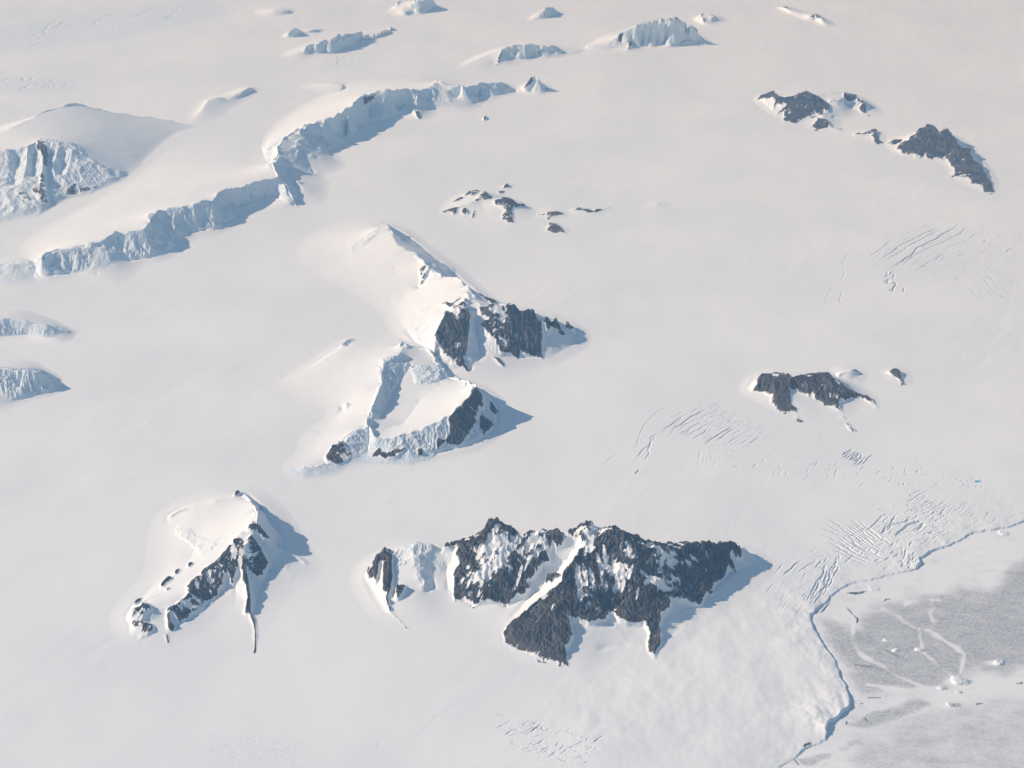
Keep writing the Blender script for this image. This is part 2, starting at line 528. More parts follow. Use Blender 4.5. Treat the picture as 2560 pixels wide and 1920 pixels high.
        rock = np.zeros(X.shape)
    h = np.maximum(h, 0)
    Z = G + h - 4.0 * np.exp(-h / 3.0)
    # mesh
    nrm = grid_normals(X, Y, Z)
    F = grid_faces(ny, nx)
    q = lambda a: np.maximum.reduce([a[:-1, :-1], a[:-1, 1:], a[1:, 1:], a[1:, :-1]])
    keep = q(hm) > 0.6
    cid = np.where(rock_sd > 0, rock_id, -1)[:-1, :-1]
    ic = (imask[:-1, :-1] > 0.5) & (cid < 0)
    ic = blur(ic.astype(float), 3, 1) > 0.5
    part = np.where(cid >= 0, cid, np.where(ic, -2, -1))
    V = np.stack([X, Y, Z], -1).reshape(-1, 3); Nn = nrm.reshape(-1, 3)
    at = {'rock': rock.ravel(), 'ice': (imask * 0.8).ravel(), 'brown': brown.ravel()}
    cx = float((X * hm).sum() / hm.sum()); cy = float((Y * hm).sum() / hm.sum())
    org = (cx, cy, float(snow_level(np.array([cx]), np.array([cy]))[0]))
    root = tag(empty(name, org), label, cat, group)
    mat = MAT['mountain_surface']
    part = np.where(keep, part, -9)
    out = []
    for pid in [-2] + list(range(len(rocks))):
        lab, sizes = components(part == pid)
        big = [k for k in np.argsort(-sizes) if sizes[k] >= (120 if pid == -2 else 25)]
        if pid >= 0 and not big and sizes.size: big = [int(np.argmax(sizes))]
        small = (lab >= 0) & ~np.isin(lab, big)
        part[small] = -1
        for j, k in enumerate(big):
            nm = 'ice_cliff' if pid == -2 else rocks[pid].get('name', 'rock_face')
            if j and nm == 'rock_face': nm = 'rock_outcrop'
            out.append((nm, lab == k, rocks[pid].get('label') if pid >= 0 and j == 0 else None))
    lab, sizes = components(part == -1)
    order = np.argsort(-sizes)
    for j, k in enumerate(order):
        if j and sizes[k] < 40:
            part[lab == k] = -3; continue
        out.append(('snow_slope' if j == 0 else 'snow_patch', lab == k, None))
    rest = part == -3
    if rest.any():
        out.sort(key=lambda o_: -o_[1].sum())
        nb = [blur(o_[1].astype(float), 1, 1) for o_ in out]
        pick = np.argmax(np.stack(nb), 0)
        for j in range(len(out)): out[j] = (out[j][0], out[j][1] | (rest & (pick == j)), out[j][2])
    for nm, m, lb in out:
        o = mesh_from(nm, V, Nn, F[m], mat, at, root, org)
        if lb: o['label'] = lb
    print('%-22s %dx%d  max %.0f  %.1fs' % (name, nx, ny, h.max(), time.time() - t0))
    return root
# ------------------------------------------------------------------ the mountains, traced from the survey photograph
def zl(z, *lines): return [(z, l) for l in lines]

# A: the dark craggy massif in the foreground
mountain('rocky_massif', 'largest dark craggy massif in the foreground, long jagged crest with snow gullies', 'mountain',
    ('z1', [(30, 380), (85, 480), (170, 600), (290, 710), (420, 750), (600, 720), (740, 740), (800, 800), (900, 850), (1060, 900), (1190, 930), (1300, 870),
            (1340, 790), (1450, 770), (1560, 810), (1605, 860), (1680, 800), (1740, 700), (1850, 620), (2000, 540), (2130, 450), (2210, 360), (2190, 290),
            (2060, 250), (1900, 245), (1700, 275), (1560, 265), (1300, 200), (1000, 230), (740, 150), (600, 250), (450, 250), (330, 235), (180, 285), (60, 350)]),
    zl('z1',
       [(75, 370, 10), (180, 262, 290), (205, 250, 330), (280, 225, 370), (330, 200, 430), (385, 208, 400), (430, 212, 400), (480, 235, 350), (560, 235, 370), (620, 208, 470), (680, 185, 600),
        (742, 98, 780), (800, 124, 720), (850, 155, 650), (895, 180, 600), (960, 175, 620), (1060, 165, 660), (1130, 180, 660), (1160, 150, 720), (1265, 122, 800),
        (1330, 156, 790), (1390, 148, 820), (1470, 180, 780), (1560, 222, 690), (1640, 236, 620), (1740, 240, 530), (1860, 224, 430), (1960, 228, 335), (2050, 235, 220),
        (2085, 222, 200), (2140, 300, 60), (2175, 320, 4)],
       [(205, 262, 300), (215, 380, 200), (190, 470, 120), (210, 570, 60), (260, 622, 30), (305, 672, 6)],
       [(330, 210, 420), (325, 290, 320), (350, 350, 265), (385, 420, 190), (405, 460, 90)], [(420, 330, 210), (440, 450, 75)],
       [(505, 330, 190), (505, 420, 90), (510, 510, 45), (570, 610, 22)],
       [(1265, 135, 780), (1235, 220, 680), (1185, 320, 560), (1125, 430, 440), (1085, 480, 380), (1080, 555, 300), (1100, 700, 150), (1130, 800, 55), (1160, 880, 2)],
       [(1120, 440, 430), (990, 535, 230), (900, 600, 120), (820, 660, 36)],
       [(820, 660, 36), (815, 740, 12), (880, 785, 8), (990, 832, 5), (1095, 850, 5)],
       [(1190, 215, 600), (1110, 320, 380), (1020, 420, 230), (930, 500, 130), (850, 590, 50), (780, 660, 14)],
       [(680, 195, 590), (580, 330, 280), (555, 470, 90), (640, 550, 12)],
       [(895, 190, 590), (860, 330, 370), (800, 480, 140), (820, 550, 30)],
       [(1390, 160, 800), (1385, 300, 560), (1400, 450, 320), (1370, 570, 110)],
       [(1500, 200, 750), (1520, 350, 520), (1580, 500, 260), (1615, 600, 140), (1622, 660, 85), (1608, 740, 50), (1605, 822, 8)],
       [(1740, 250, 510), (1760, 380, 290), (1850, 540, 70)],
       [(1165, 610, 210), (1215, 628, 170), (1280, 638, 160), (1345, 605, 185)], [(1215, 660, 150), (1230, 740, 95), (1250, 830, 30)], [(1400, 640, 150), (1450, 700, 90), (1480, 760, 20)],
       [(1425, 612, 160), (1500, 642, 120), (1550, 640, 110)], [(1660, 700, 60), (1690, 590, 130), (1780, 545, 90), (1860, 540, 60), (1890, 480, 70), (1945, 425, 60), (2030, 368, 20)], [(1800, 620, 30), (1700, 700, 30)]),
    rocks=[
        dict(p=('z1', [(75, 370), (130, 300), (180, 258), (215, 265), (215, 400), (205, 465), (190, 490), (205, 560), (260, 620), (305, 672), (285, 660), (240, 605),
                       (200, 562), (175, 510), (185, 478), (165, 470), (160, 400), (165, 330), (150, 315), (130, 425), (115, 400), (90, 400)]), snow=.05, brown=.25, rag=.5,
             label='small brown rock spur at the left end of the massif', name='rock_spur'),
        dict(p=('z1', [(470, 228), (560, 230), (620, 200), (680, 175), (742, 86), (800, 112), (850, 148), (890, 160), (895, 190), (960, 165), (1040, 160), (1100, 158),
                       (1130, 185), (1120, 225), (1085, 235), (1070, 200), (1045, 250), (1050, 300), (1010, 330), (980, 370), (930, 420), (950, 450), (910, 490),
                       (870, 500), (830, 555), (805, 545), (790, 525), (740, 520), (690, 530), (645, 557), (600, 515), (545, 518), (540, 470), (545, 400), (535, 380),
                       (560, 340), (570, 300), (550, 270), (560, 245)]), snow=.22, label='left dark rock face streaked with snow under a pointed summit'),
        dict(p=('z1', [(1145, 142), (1265, 112), (1330, 148), (1390, 138), (1470, 172), (1560, 218), (1640, 230), (1740, 232), (1860, 214), (1960, 218), (2040, 230),
                       (2070, 260), (2080, 305), (2050, 290), (2020, 270), (2010, 300), (2040, 365), (2000, 340), (1985, 390), (1930, 430), (1920, 480), (1880, 480),
                       (1850, 545), (1800, 532), (1775, 527), (1690, 512), (1690, 560), (1640, 590), (1640, 700), (1640, 740), (1610, 825), (1580, 790), (1570, 740),
                       (1580, 680), (1560, 640), (1500, 642), (1420, 612), (1380, 575), (1340, 615), (1280, 637), (1215, 620), (1150, 600), (1170, 700), (1150, 750),
                       (1130, 770), (1140, 800), (1160, 880), (1120, 850), (1105, 872), (1090, 852), (990, 840), (955, 800), (880, 787), (812, 740), (805, 690), (820, 652),
                       (900, 598), (985, 532), (1060, 458), (1110, 430), (1130, 370), (1180, 310), (1230, 230), (1215, 185), (1180, 180), (1150, 170)]), snow=.12,
             label='main dark rock wall with vertical snow streaks and a pyramid buttress at its foot'),
        dict(p=('z1', [(1020, 425), (1040, 390), (1100, 370), (1110, 375), (1060, 420)]), snow=.1, name='rock_outcrop'),
        dict(p=('z1', [(235, 440), (290, 420), (280, 450), (250, 500), (235, 505)]), snow=.4, name='rock_outcrop'),
    ],
    snows=[dict(p=('z1', [(1190, 330), (1420, 330), (1480, 420), (1400, 490), (1330, 460), (1220, 540), (1190, 470)]), a=.26),
           dict(p=('z1', [(1225, 160), (1295, 175), (1280, 275), (1215, 280)]), a=.6),
           dict(p=('z1', [(1540, 370), (1680, 470), (1650, 478), (1560, 440)]), a=.4),
           dict(p=('z1', [(700, 215), (900, 175), (1040, 175), (1045, 300), (900, 330), (760, 420), (640, 470), (620, 380)]), a=.16),
           dict(p=('z1', [(1570, 220), (1800, 235), (1780, 350), (1600, 330)]), a=.12), dict(p=('z1', [(790, 640), (1000, 520), (1090, 470), (1180, 560), (1220, 700), (1180, 900), (780, 800)]), a=-.11),
           dict(p=('z1', [(1230, 500), (1420, 500), (1640, 480), (1660, 850), (1540, 820), (1500, 660), (1220, 650)]), a=-.08),
           dict(p=('z1', [(1100, 150), (1350, 110), (1350, 180), (1130, 200)]), a=.22)],
    strokes=[('z1', p, w) for p, w in (
        ([(1195, 340), (1205, 430), (1215, 530)], 34), ([(1228, 335), (1238, 390), (1250, 450)], 24), ([(1258, 350), (1272, 400), (1285, 460)], 24), ([(1300, 285), (1320, 350), (1332, 405)], 26), ([(1335, 245), (1352, 330), (1362, 400)], 24),
        ([(1385, 320), (1420, 370), (1398, 490)], 26), ([(1348, 440), (1352, 500)], 20), ([(1468, 430), (1480, 390), (1492, 350)], 20), ([(1250, 200), (1262, 260), (1275, 180)], 40), ([(1240, 270), (1290, 260)], 30), ([(1180, 175), (1200, 160), (1245, 150)], 22),
        ([(1535, 375), (1600, 430), (1680, 470)], 40), ([(1580, 400), (1610, 460)], 28), ([(1600, 245), (1660, 290)], 18), ([(1700, 305), (1730, 330)], 26), ([(1520, 225), (1590, 250), (1640, 262)], 18), ([(1790, 300), (1840, 340)], 14), ([(1700, 240), (1740, 260)], 18),
        ([(705, 265), (730, 240), (765, 212)], 24), ([(720, 290), (690, 340), (665, 330)], 16), ([(745, 320), (700, 370), (640, 450)], 22), ([(640, 400), (610, 470)], 18), ([(840, 275), (870, 230), (905, 185)], 36), ([(880, 310), (905, 350), (880, 430), (850, 490)], 22), ([(925, 275), (950, 225)], 22),
        ([(1020, 180), (1032, 230), (1042, 290)], 24), ([(560, 450), (605, 405)], 14), ([(685, 420), (688, 460)], 22), ([(800, 265), (790, 300), (810, 340)], 18), ([(960, 300), (935, 340), (915, 380)], 18), ([(725, 180), (732, 200)], 16), ([(770, 140), (790, 150)], 12), ([(870, 160), (900, 180)], 14),
        ([(1115, 180), (1150, 215), (1120, 230)], 26), ([(1150, 240), (1190, 200)], 26), ([(1010, 525), (1040, 500)], 14), ([(1080, 550), (1060, 580)], 12), ([(1520, 470), (1510, 520)], 12))],
    dx=7.5, seed=1, gully=1.5, rough=1.6, jag=.08, drift=190, softness=34, icy=.25, icepoly=[('z1', [(205, 250), (330, 198), (430, 210), (410, 290), (380, 330), (300, 300), (230, 330)], .55)])

# B: the snowy ridge at lower left
mountain('snowy_ridge', 'steep snowy ridge left of the dark foreground massif, thin rock rib running down it', 'mountain',
    ('z2', [(1130, 60), (900, 140), (650, 210), (480, 320), (420, 450), (440, 620), (330, 960), (180, 1130), (110, 1250), (140, 1400), (240, 1500), (400, 1530), (510, 1500),
            (620, 1340), (750, 1320), (880, 1280), (960, 1200), (1010, 1270), (1150, 1440), (1265, 1600), (1340, 1630), (1420, 1440), (1440, 1200), (1560, 980), (1860, 950), (1900, 760),
            (1720, 670), (1560, 560), (1460, 420), (1370, 290), (1260, 170), (1190, 90)]),
    zl('z2',
       [(1140, 75, 4), (1180, 112, 70), (1250, 180, 220), (1285, 240, 340), (1320, 300, 440), (1300, 345, 480), (1240, 402, 440), (1110, 520, 350), (1060, 600, 320), (950, 700, 270),
        (830, 790, 235), (800, 860, 215), (690, 920, 205), (670, 1010, 185), (600, 1090, 165), (520, 1130, 175), (350, 1150, 190), (290, 1108, 210), (200, 1160, 150), (150, 1230, 50), (120, 1290, 4)],
       [(1240, 410, 430), (1250, 500, 380), (1190, 620, 320), (1180, 720, 260), (1190, 800, 210), (1222, 940, 150), (1240, 1100, 95), (1240, 1190, 65), (1285, 1270, 45), (1300, 1400, 28), (1288, 1570, 3)],
       [(1300, 360, 470), (1370, 470, 360), (1400, 560, 260), (1420, 700, 130)],
       [(1040, 960, 60), (960, 1040, 50), (880, 1110, 40), (820, 1200, 20), (650, 1285, 15), (570, 1360, 10)],
       [(1110, 960, 75), (1110, 1150, 30)],
       [(1440, 800, 40), (1300, 1080, 40), (1330, 1250, 14)],
       [(500, 325, 40), (540, 300, 80), (600, 258, 110), (690, 238, 120), (900, 190, 130), (1100, 128, 110), (1180, 115, 75)],
       [(560, 345, 85), (640, 420, 120), (760, 560, 150), (700, 700, 120), (560, 860, 120), (430, 1000, 120), (270, 1090, 130)],
       [(520, 1140, 170), (505, 1260, 100), (490, 1380, 40), (500, 1480, 4)],
       [(1490, 590, 40), (1600, 640, 60), (1720, 720, 70), (1800, 800, 40)],
       [(1250, 1480, 2), (1340, 1480, 2)]),
    rocks=[
        dict(p=('z2', [(150, 1200), (230, 1150), (300, 1105), (350, 1160), (310, 1200), (280, 1260), (370, 1290), (360, 1340), (320, 1400), (260, 1430), (235, 1390), (200, 1410), (170, 1390),
                       (165, 1300), (150, 1240)]), snow=.32, name='rock_outcrop', label='small speckled rock knob at the lower left end of the ridge'),
        dict(p=('z2', [(500, 1140), (600, 1085), (680, 1020), (690, 940), (730, 900), (800, 850), (830, 800), (940, 720), (1050, 620), (1110, 530), (1150, 515), (1200, 535), (1250, 490), (1300, 550), (1350, 620), (1378, 720), (1412, 745), (1375, 858),
                       (1300, 875), (1240, 830), (1215, 790), (1180, 830), (1150, 780), (1110, 850), (1095, 948), (1068, 930), (1045, 840), (1015, 870), (1000, 950), (960, 1000), (950, 1060), (900, 1118), (860, 1090), (830, 1085), (830, 1150), (822, 1202),
                       (790, 1222), (740, 1200), (690, 1258), (610, 1285), (570, 1240), (555, 1200), (500, 1185)]), snow=.2, label='dark rock spine running along under the snowy crest'),
        dict(p=('z2', [(1240, 400), (1300, 385), (1350, 420), (1360, 470), (1420, 520), (1400, 550), (1340, 500), (1280, 460), (1230, 440)]), snow=.2),
        dict(p=('z2', [(1180, 760), (1215, 800), (1230, 900), (1245, 1000), (1255, 1100), (1250, 1195), (1200, 1190), (1205, 1120), (1220, 1060), (1205, 960), (1180, 900)]), snow=.1, brown=.5, rag=.4, name='rock_rib'),
        dict(p=('z2', [(1236, 1180), (1252, 1180), (1290, 1262), (1302, 1400), (1300, 1560), (1272, 1572), (1285, 1480), (1285, 1340)]), snow=.0, brown=.6, rag=.3, name='rock_rib', label='thin brown rib running down into the snow'),
        dict(p=('z2', [(495, 1200), (520, 1190), (530, 1280), (570, 1330), (550, 1370), (505, 1330)]), snow=.3, rag=.5, name='rock_outcrop'),
        dict(p=('z2', [(485, 1380), (500, 1400), (525, 1475), (500, 1480)]), snow=.2, rag=.4, name='rock_outcrop'),
        dict(p=('z2', [(1330, 255), (1380, 285), (1398, 335), (1350, 300)]), snow=.1, rag=.5, name='rock_outcrop'),
        dict(p=('z2', [(680, 770), (715, 735), (730, 745), (695, 778)]), snow=.0, rag=.3, name='rock_outcrop'), dict(p=('z2', [(565, 835), (590, 795), (612, 795), (580, 842)]), snow=.0, rag=.3, name='rock_outcrop'),
        dict(p=('z2', [(440, 950), (470, 905), (535, 865), (540, 880), (490, 920), (455, 955)]), snow=.1, rag=.3, name='rock_outcrop'), dict(p=('z2', [(475, 995), (500, 960), (527, 957), (510, 980)]), snow=.0, rag=.3, name='rock_outcrop'),
        dict(p=('z2', [(180, 1145), (230, 1080), (275, 1045), (265, 1075), (220, 1125)]), snow=.15, rag=.3, name='rock_outcrop'), dict(p=('z2', [(1095, 135), (1120, 105), (1160, 105), (1130, 130)]), snow=.1, rag=.3, name='rock_outcrop'),
    ],
    strokes=[('z2', p, w) for p, w in (([(1085, 570), (1095, 640), (1105, 720)], 60), ([(1210, 590), (1215, 640), (1200, 690)], 50), ([(1150, 700), (1160, 780), (1140, 830)], 36), ([(760, 900), (770, 960), (765, 1000)], 40), ([(720, 1150), (780, 1165), (840, 1200)], 24),
        ([(1200, 690), (1280, 690), (1350, 660)], 22), ([(860, 860), (900, 830)], 24), ([(980, 800), (1000, 780)], 30), ([(700, 1040), (760, 1080), (820, 1140)], 22), ([(640, 1130), (700, 1150)], 18), ([(1250, 480), (1250, 520)], 40), ([(880, 1000), (900, 1050)], 22))],
    dx=8.0, seed=2, gully=1.1, icy=.35, drift=220, softness=34, jag=.11, icepoly=[('z2', [(570, 430), (700, 430), (760, 500), (900, 520), (980, 500), (900, 600), (800, 650), (700, 560), (620, 520)], .35), ('z2', [(1470, 570), (1640, 600), (1800, 760), (1760, 840), (1600, 900), (1540, 760)], .18)])

# C1: the central mountain with the dark buttresses
mountain('buttress_mountain', 'central mountain, smooth snow peak falling to dark twin rock buttresses and pinnacles', 'mountain',
    ('z3', [(640, 55), (420, 80), (210, 140), (120, 260), (240, 390), (380, 430), (560, 530), (680, 610), (740, 710), (800, 770), (925, 860), (1000, 940), (1100, 1010), (1250, 1070), (1340, 1020), (1400, 955),
            (1500, 935), (1590, 905), (1700, 835), (1790, 760), (1775, 700), (1680, 655), (1560, 610), (1400, 590), (1320, 600), (1200, 520), (1110, 420), (1000, 320), (900, 245), (790, 170), (690, 85)]),
    zl('z3',
       [(655, 80, 340), (690, 150, 330), (725, 212, 310), (780, 240, 290), (830, 265, 300), (880, 322, 320), (930, 370, 335), (980, 396, 360), (1055, 400, 430), (1130, 452, 520), (1150, 500, 560),
        (1210, 560, 610), (1300, 570, 650), (1380, 575, 620), (1430, 608, 540), (1500, 605, 510), (1550, 665, 390), (1575, 636, 400), (1600, 665, 320), (1635, 650, 300), (1680, 690, 170), (1700, 668, 150), (1755, 715, 6)],
       [(655, 80, 340), (560, 145, 250), (470, 222, 150), (400, 290, 70), (320, 362, 3)],
       [(1130, 520, 560), (1090, 582, 640), (1050, 602, 610), (1010, 610, 590), (960, 690, 470), (940, 740, 390), (935, 800, 280), (960, 850, 190)],
       [(1090, 582, 640), (1140, 600, 600), (1140, 690, 440), (1122, 820, 240), (1145, 945, 6)],
       [(1170, 620, 480), (1185, 720, 290), (1195, 850, 110), (1190, 960, 25)],
       [(1230, 650, 440), (1235, 700, 380), (1275, 770, 270), (1330, 850, 110), (1420, 870, 40), (1500, 860, 35), (1565, 890, 2)],
       [(950, 850, 190), (1010, 905, 90), (1080, 930, 50)],
       [(900, 345, 290), (870, 400, 200), (845, 465, 120)],
       [(700, 330, 180), (760, 520, 90)],
       [(1050, 545, 440), (970, 550, 340), (880, 580, 230), (800, 620, 130)],
       [(1380, 590, 600), (1400, 720, 320), (1420, 860, 50)],
       [(1555, 670, 380), (1550, 780, 160), (1580, 890, 2)]),
    rocks=[
        dict(p=('z3', [(940, 740), (960, 690), (1000, 610), (1040, 600), (1060, 640), (1080, 575), (1140, 595), (1140, 690), (1125, 820), (1110, 880), (1145, 952), (1080, 925), (1040, 910), (1000, 860), (950, 800)]), snow=.06,
             label='left dark rock buttress beside the snow couloir'),
        dict(p=('z3', [(1190, 570), (1300, 560), (1350, 565), (1390, 575), (1430, 600), (1500, 595), (1530, 650), (1555, 665), (1560, 720), (1555, 800), (1560, 880), (1500, 862), (1430, 830), (1420, 875), (1380, 850), (1320, 840),
                       (1280, 760), (1220, 700), (1200, 680), (1240, 650), (1200, 620)]), snow=.08, label='right dark rock buttress, wider, with a pale streaked top'),
        dict(p=('z3', [(1560, 665), (1575, 630), (1600, 655), (1635, 645), (1660, 690), (1690, 740), (1660, 740), (1630, 720), (1610, 690), (1590, 730), (1570, 700)]), snow=.05, name='rock_pinnacles'),
        dict(p=('z3', [(1680, 670), (1700, 668), (1755, 715), (1710, 710)]), snow=.3, name='rock_outcrop'),
        dict(p=('z3', [(1270, 850), (1310, 865), (1350, 925), (1300, 890)]), snow=.1, rag=.4, name='rock_outcrop'),
        dict(p=('z3', [(850, 360), (880, 330), (905, 350), (890, 400), (845, 468), (855, 410)]), snow=.42, rag=.6, brown=.3, name='rock_outcrop'),
        dict(p=('z3', [(970, 545), (1050, 545), (1140, 480), (1150, 520), (1110, 580), (1080, 575), (1040, 600), (1010, 570)]), snow=.42, rag=.6, name='rock_outcrop'),
        dict(p=('z3', [(1180, 500), (1240, 520), (1300, 555), (1290, 565), (1230, 535)]), snow=.2, rag=.6, name='rock_outcrop'),
    ],
    snows=[dict(p=('z3', [(1150, 540), (1350, 560), (1370, 640), (1290, 720), (1240, 700), (1190, 640)]), a=.3)],
    dx=10.0, seed=3, gully=1.4, icy=.4, drift=180, jag=.1, rough=1.3, icepoly=[('z3', [(440, 220), (560, 140), (650, 90), (590, 160), (540, 210), (460, 250)], .3), ('z3', [(820, 270), (940, 300), (1050, 350), (1060, 400), (960, 390), (880, 330)], .5)])

# C2: the horseshoe ridge below it
mountain('horseshoe_ridge', 'horseshoe ridge below the central mountain, snow bowl under one dark triangular peak', 'mountain',
    ('z3', [(940, 770), (720, 745), (470, 740), (330, 830), (60, 990), (35, 1070), (200, 1110), (400, 1160), (300, 1240), (110, 1270), (180, 1400), (40, 1500), (110, 1570), (200, 1600), (380, 1555), (480, 1520),
            (580, 1510), (800, 1500), (950, 1465), (1080, 1430), (1200, 1370), (1310, 1260), (1300, 1150), (1260, 1085), (1150, 1010), (1060, 985), (990, 900)]),
    zl('z3',
       [(750, 770, 330), (738, 835, 320), (690, 848, 320), (640, 862, 320), (620, 920, 310), (630, 1000, 285), (608, 1080, 265), (570, 1150, 245), (553, 1200, 230), (545, 1240, 225), (500, 1262, 220), (420, 1310, 200), (400, 1345, 185),
        (310, 1420, 120), (180, 1480, 95), (70, 1500, 8)],
       [(770, 880, 210), (740, 985, 120), (690, 1060, 105), (655, 1150, 95), (612, 1205, 110)],
       [(1170, 1035, 520), (1130, 1090, 480), (1080, 1140, 440), (1030, 1190, 385), (960, 1215, 345), (850, 1262, 290), (700, 1312, 235), (600, 1325, 210), (545, 1240, 225)],
       [(1170, 1035, 520), (1110, 1000, 280), (1060, 985, 80)],
       [(1170, 1035, 520), (1210, 1110, 340), (1215, 1160, 260), (1270, 1240, 40)],
       [(760, 790, 320), (790, 810, 270), (880, 800, 260), (940, 870, 210)],
       [(800, 905, 205), (900, 900, 200), (990, 930, 150)],
       [(830, 1000, 130), (960, 1000, 110)],
       [(850, 1100, 140), (760, 1230, 150), (640, 1270, 160)],
       [(200, 1570, 6), (380, 1510, 8), (420, 1490, 15), (520, 1440, 20), (600, 1480, 8), (800, 1475, 8), (950, 1430, 10), (1050, 1392, 12), (1120, 1395, 5)],
       [(480, 750, 100), (330, 850, 100), (90, 990, 40)], [(330, 1040, 90), (400, 1040, 110)],
       [(560, 1240, 170), (560, 1330, 80), (540, 1430, 20)],
       [(420, 780, 120), (470, 745, 80)]),
    rocks=[
        dict(p=('z3', [(1165, 1035), (1210, 1080), (1220, 1160), (1190, 1160), (1200, 1200), (1170, 1260), (1130, 1310), (1070, 1390), (1030, 1380), (1000, 1350), (950, 1410), (945, 1310), (1000, 1330), (1030, 1280), (1010, 1220),
                       (1060, 1160), (1120, 1100)]), snow=.02, label='dark triangular rock face of the peak'),
        dict(p=('z3', [(1200, 1200), (1280, 1250), (1240, 1290), (1220, 1315), (1195, 1260)]), snow=.0, name='rock_outcrop', rag=.5),
        dict(p=('z3', [(1258, 1120), (1300, 1170), (1290, 1205), (1255, 1165)]), snow=.05, name='rock_outcrop', rag=.5),
        dict(p=('z3', [(300, 1430), (360, 1370), (400, 1340), (420, 1380), (460, 1420), (440, 1460), (400, 1485), (320, 1460)]), snow=.3, brown=.6, label='brown speckled rock patch at the left end'),
        dict(p=('z3', [(590, 1410), (620, 1380), (650, 1400), (740, 1380), (770, 1390), (720, 1440), (660, 1455), (620, 1430), (580, 1440)]), snow=.28, brown=.4, name='rock_outcrop'),
        dict(p=('z3', [(835, 1390), (860, 1380), (870, 1430), (840, 1435)]), snow=.1, name='rock_outcrop', rag=.5),
    ],
    dx=9.5, seed=4, icy=1.0, gully=1.3, drift=160, softness=30, jag=.09, icepoly=[('z3', [(60, 1495), (250, 1480), (420, 1440), (470, 1450), (380, 1540), (180, 1585), (110, 1560)], 1.0), ('z3', [(790, 910), (960, 900), (1000, 950), (960, 1000), (830, 1010)], .9), ('z3', [(550, 1250), (600, 1330), (780, 1320), (1000, 1220), (1020, 1330), (930, 1440), (800, 1480), (580, 1480), (430, 1480), (420, 1330)], .9),
    ('z3', [(120, 1275), (200, 1265), (260, 1290), (220, 1320)], .4), ('z3', [(635, 870), (740, 840), (790, 900), (720, 1000), (600, 1200), (560, 1180), (620, 1000)], 1.0)])

# D: low rocks in the middle distance
mountain('rocky_knoll', 'low arched knoll with scattered grey rock patches behind the central mountain', 'mountain',
    ('z5', [(1240, 1020), (1300, 985), (1330, 950), (1440, 895), (1550, 868), (1600, 885), (1700, 915), (1800, 945), (1900, 1000), (1950, 1030), (1900, 1070), (1860, 1100), (1770, 1130), (1700, 1115), (1600, 1095), (1500, 1080), (1400, 1075), (1300, 1045)]),
    zl('z5', [(1330, 965, 14), (1440, 910, 110), (1480, 882, 150), (1550, 878, 165), (1580, 882, 190), (1640, 926, 175), (1700, 926, 190), (1760, 936, 180), (1800, 965, 130), (1870, 980, 70), (1925, 1028, 3)],
       [(1275, 1020, 10), (1340, 1000, 60), (1405, 980, 100), (1500, 945, 150)],
       [(1740, 935, 180), (1745, 1020, 70), (1765, 1110, 3)],
       [(1560, 960, 110), (1600, 1060, 20)]),
    rocks=[dict(p=('z5', [(1328, 968), (1430, 912), (1480, 878), (1550, 872), (1525, 905), (1460, 907), (1400, 945)]), snow=.05, rag=.9, name='rock_outcrop'),
           dict(p=('z5', [(1272, 1020), (1340, 995), (1410, 980), (1385, 1010), (1390, 1030), (1365, 1045), (1350, 1025), (1300, 1030)]), snow=.05, rag=.9, name='rock_outcrop'),
           dict(p=('z5', [(1415, 1025), (1440, 990), (1490, 1025), (1440, 1045)]), snow=.05, rag=.9, name='rock_outcrop'),
           dict(p=('z5', [(1545, 905), (1580, 876), (1640, 925), (1600, 935), (1520, 952), (1505, 938)]), snow=.05, rag=.9, name='rock_outcrop'),
           dict(p=('z5', [(1640, 940), (1700, 922), (1760, 932), (1800, 965), (1850, 968), (1872, 990), (1830, 985), (1790, 990), (1770, 1000), (1780, 1060), (1782, 1115), (1745, 1110), (1730, 1085), (1700, 1070), (1700, 1040),
                         (1720, 1010), (1680, 990), (1650, 965)]), snow=.12, rag=.9, label='largest grey rock patch hanging from the crest'),
           dict(p=('z5', [(1495, 1015), (1512, 1012), (1508, 1060), (1495, 1062)]), snow=.05, rag=.9, name='rock_outcrop')],
    dx=11.0, seed=5, gully=.5)
for lab, ft, ln, pl, br in (
    ('small dark rock hump just behind the arched knoll, the upper of two', [(1680, 858), (1735, 815), (1775, 845), (1740, 870)], [(1690, 852, 25), (1735, 828, 60), (1760, 848, 30)], [(1688, 852), (1735, 825), (1762, 850), (1735, 862)], 0),
    ('small dark rock hump just behind the arched knoll, the lower of two', [(1650, 890), (1690, 862), (1735, 873), (1715, 905), (1680, 905)], [(1662, 886, 20), (1690, 872, 50), (1718, 880, 20)], [(1660, 886), (1690, 870), (1720, 875), (1715, 895), (1685, 902)], 0),
    ('flat brown rock lobe on the snow below the right tail of the arched knoll', [(1980, 1150), (2025, 1080), (2110, 1095), (2190, 1185), (2080, 1185)], [(2020, 1140, 30), (2060, 1110, 50), (2100, 1130, 40), (2150, 1175, 8)],
     [(2030, 1095), (2100, 1110), (2130, 1150), (2158, 1178), (2080, 1172), (2010, 1150), (2012, 1120)], 1),
    ('pale brown rock strip on the right tail of the arched knoll', [(1910, 1040), (2020, 1000), (2150, 1020), (2170, 1045), (2050, 1080), (2030, 1100), (1990, 1070)], [(1940, 1040, 14), (2030, 1022, 50), (2090, 1018, 50), (2130, 1035, 12)],
     [(1935, 1040), (2030, 1020), (2090, 1014), (2135, 1040), (2070, 1050), (2035, 1065), (2030, 1092), (2000, 1052)], 1)):
    mountain('rock_outcrop', lab, 'rock outcrop', ('z5', ft), zl('z5', ln), rocks=[dict(p=('z5', pl), snow=.05, brown=br * .9, rag=.9)], dx=9.0, seed=6, gully=.4, softness=5, group='small rock outcrops on the snow')
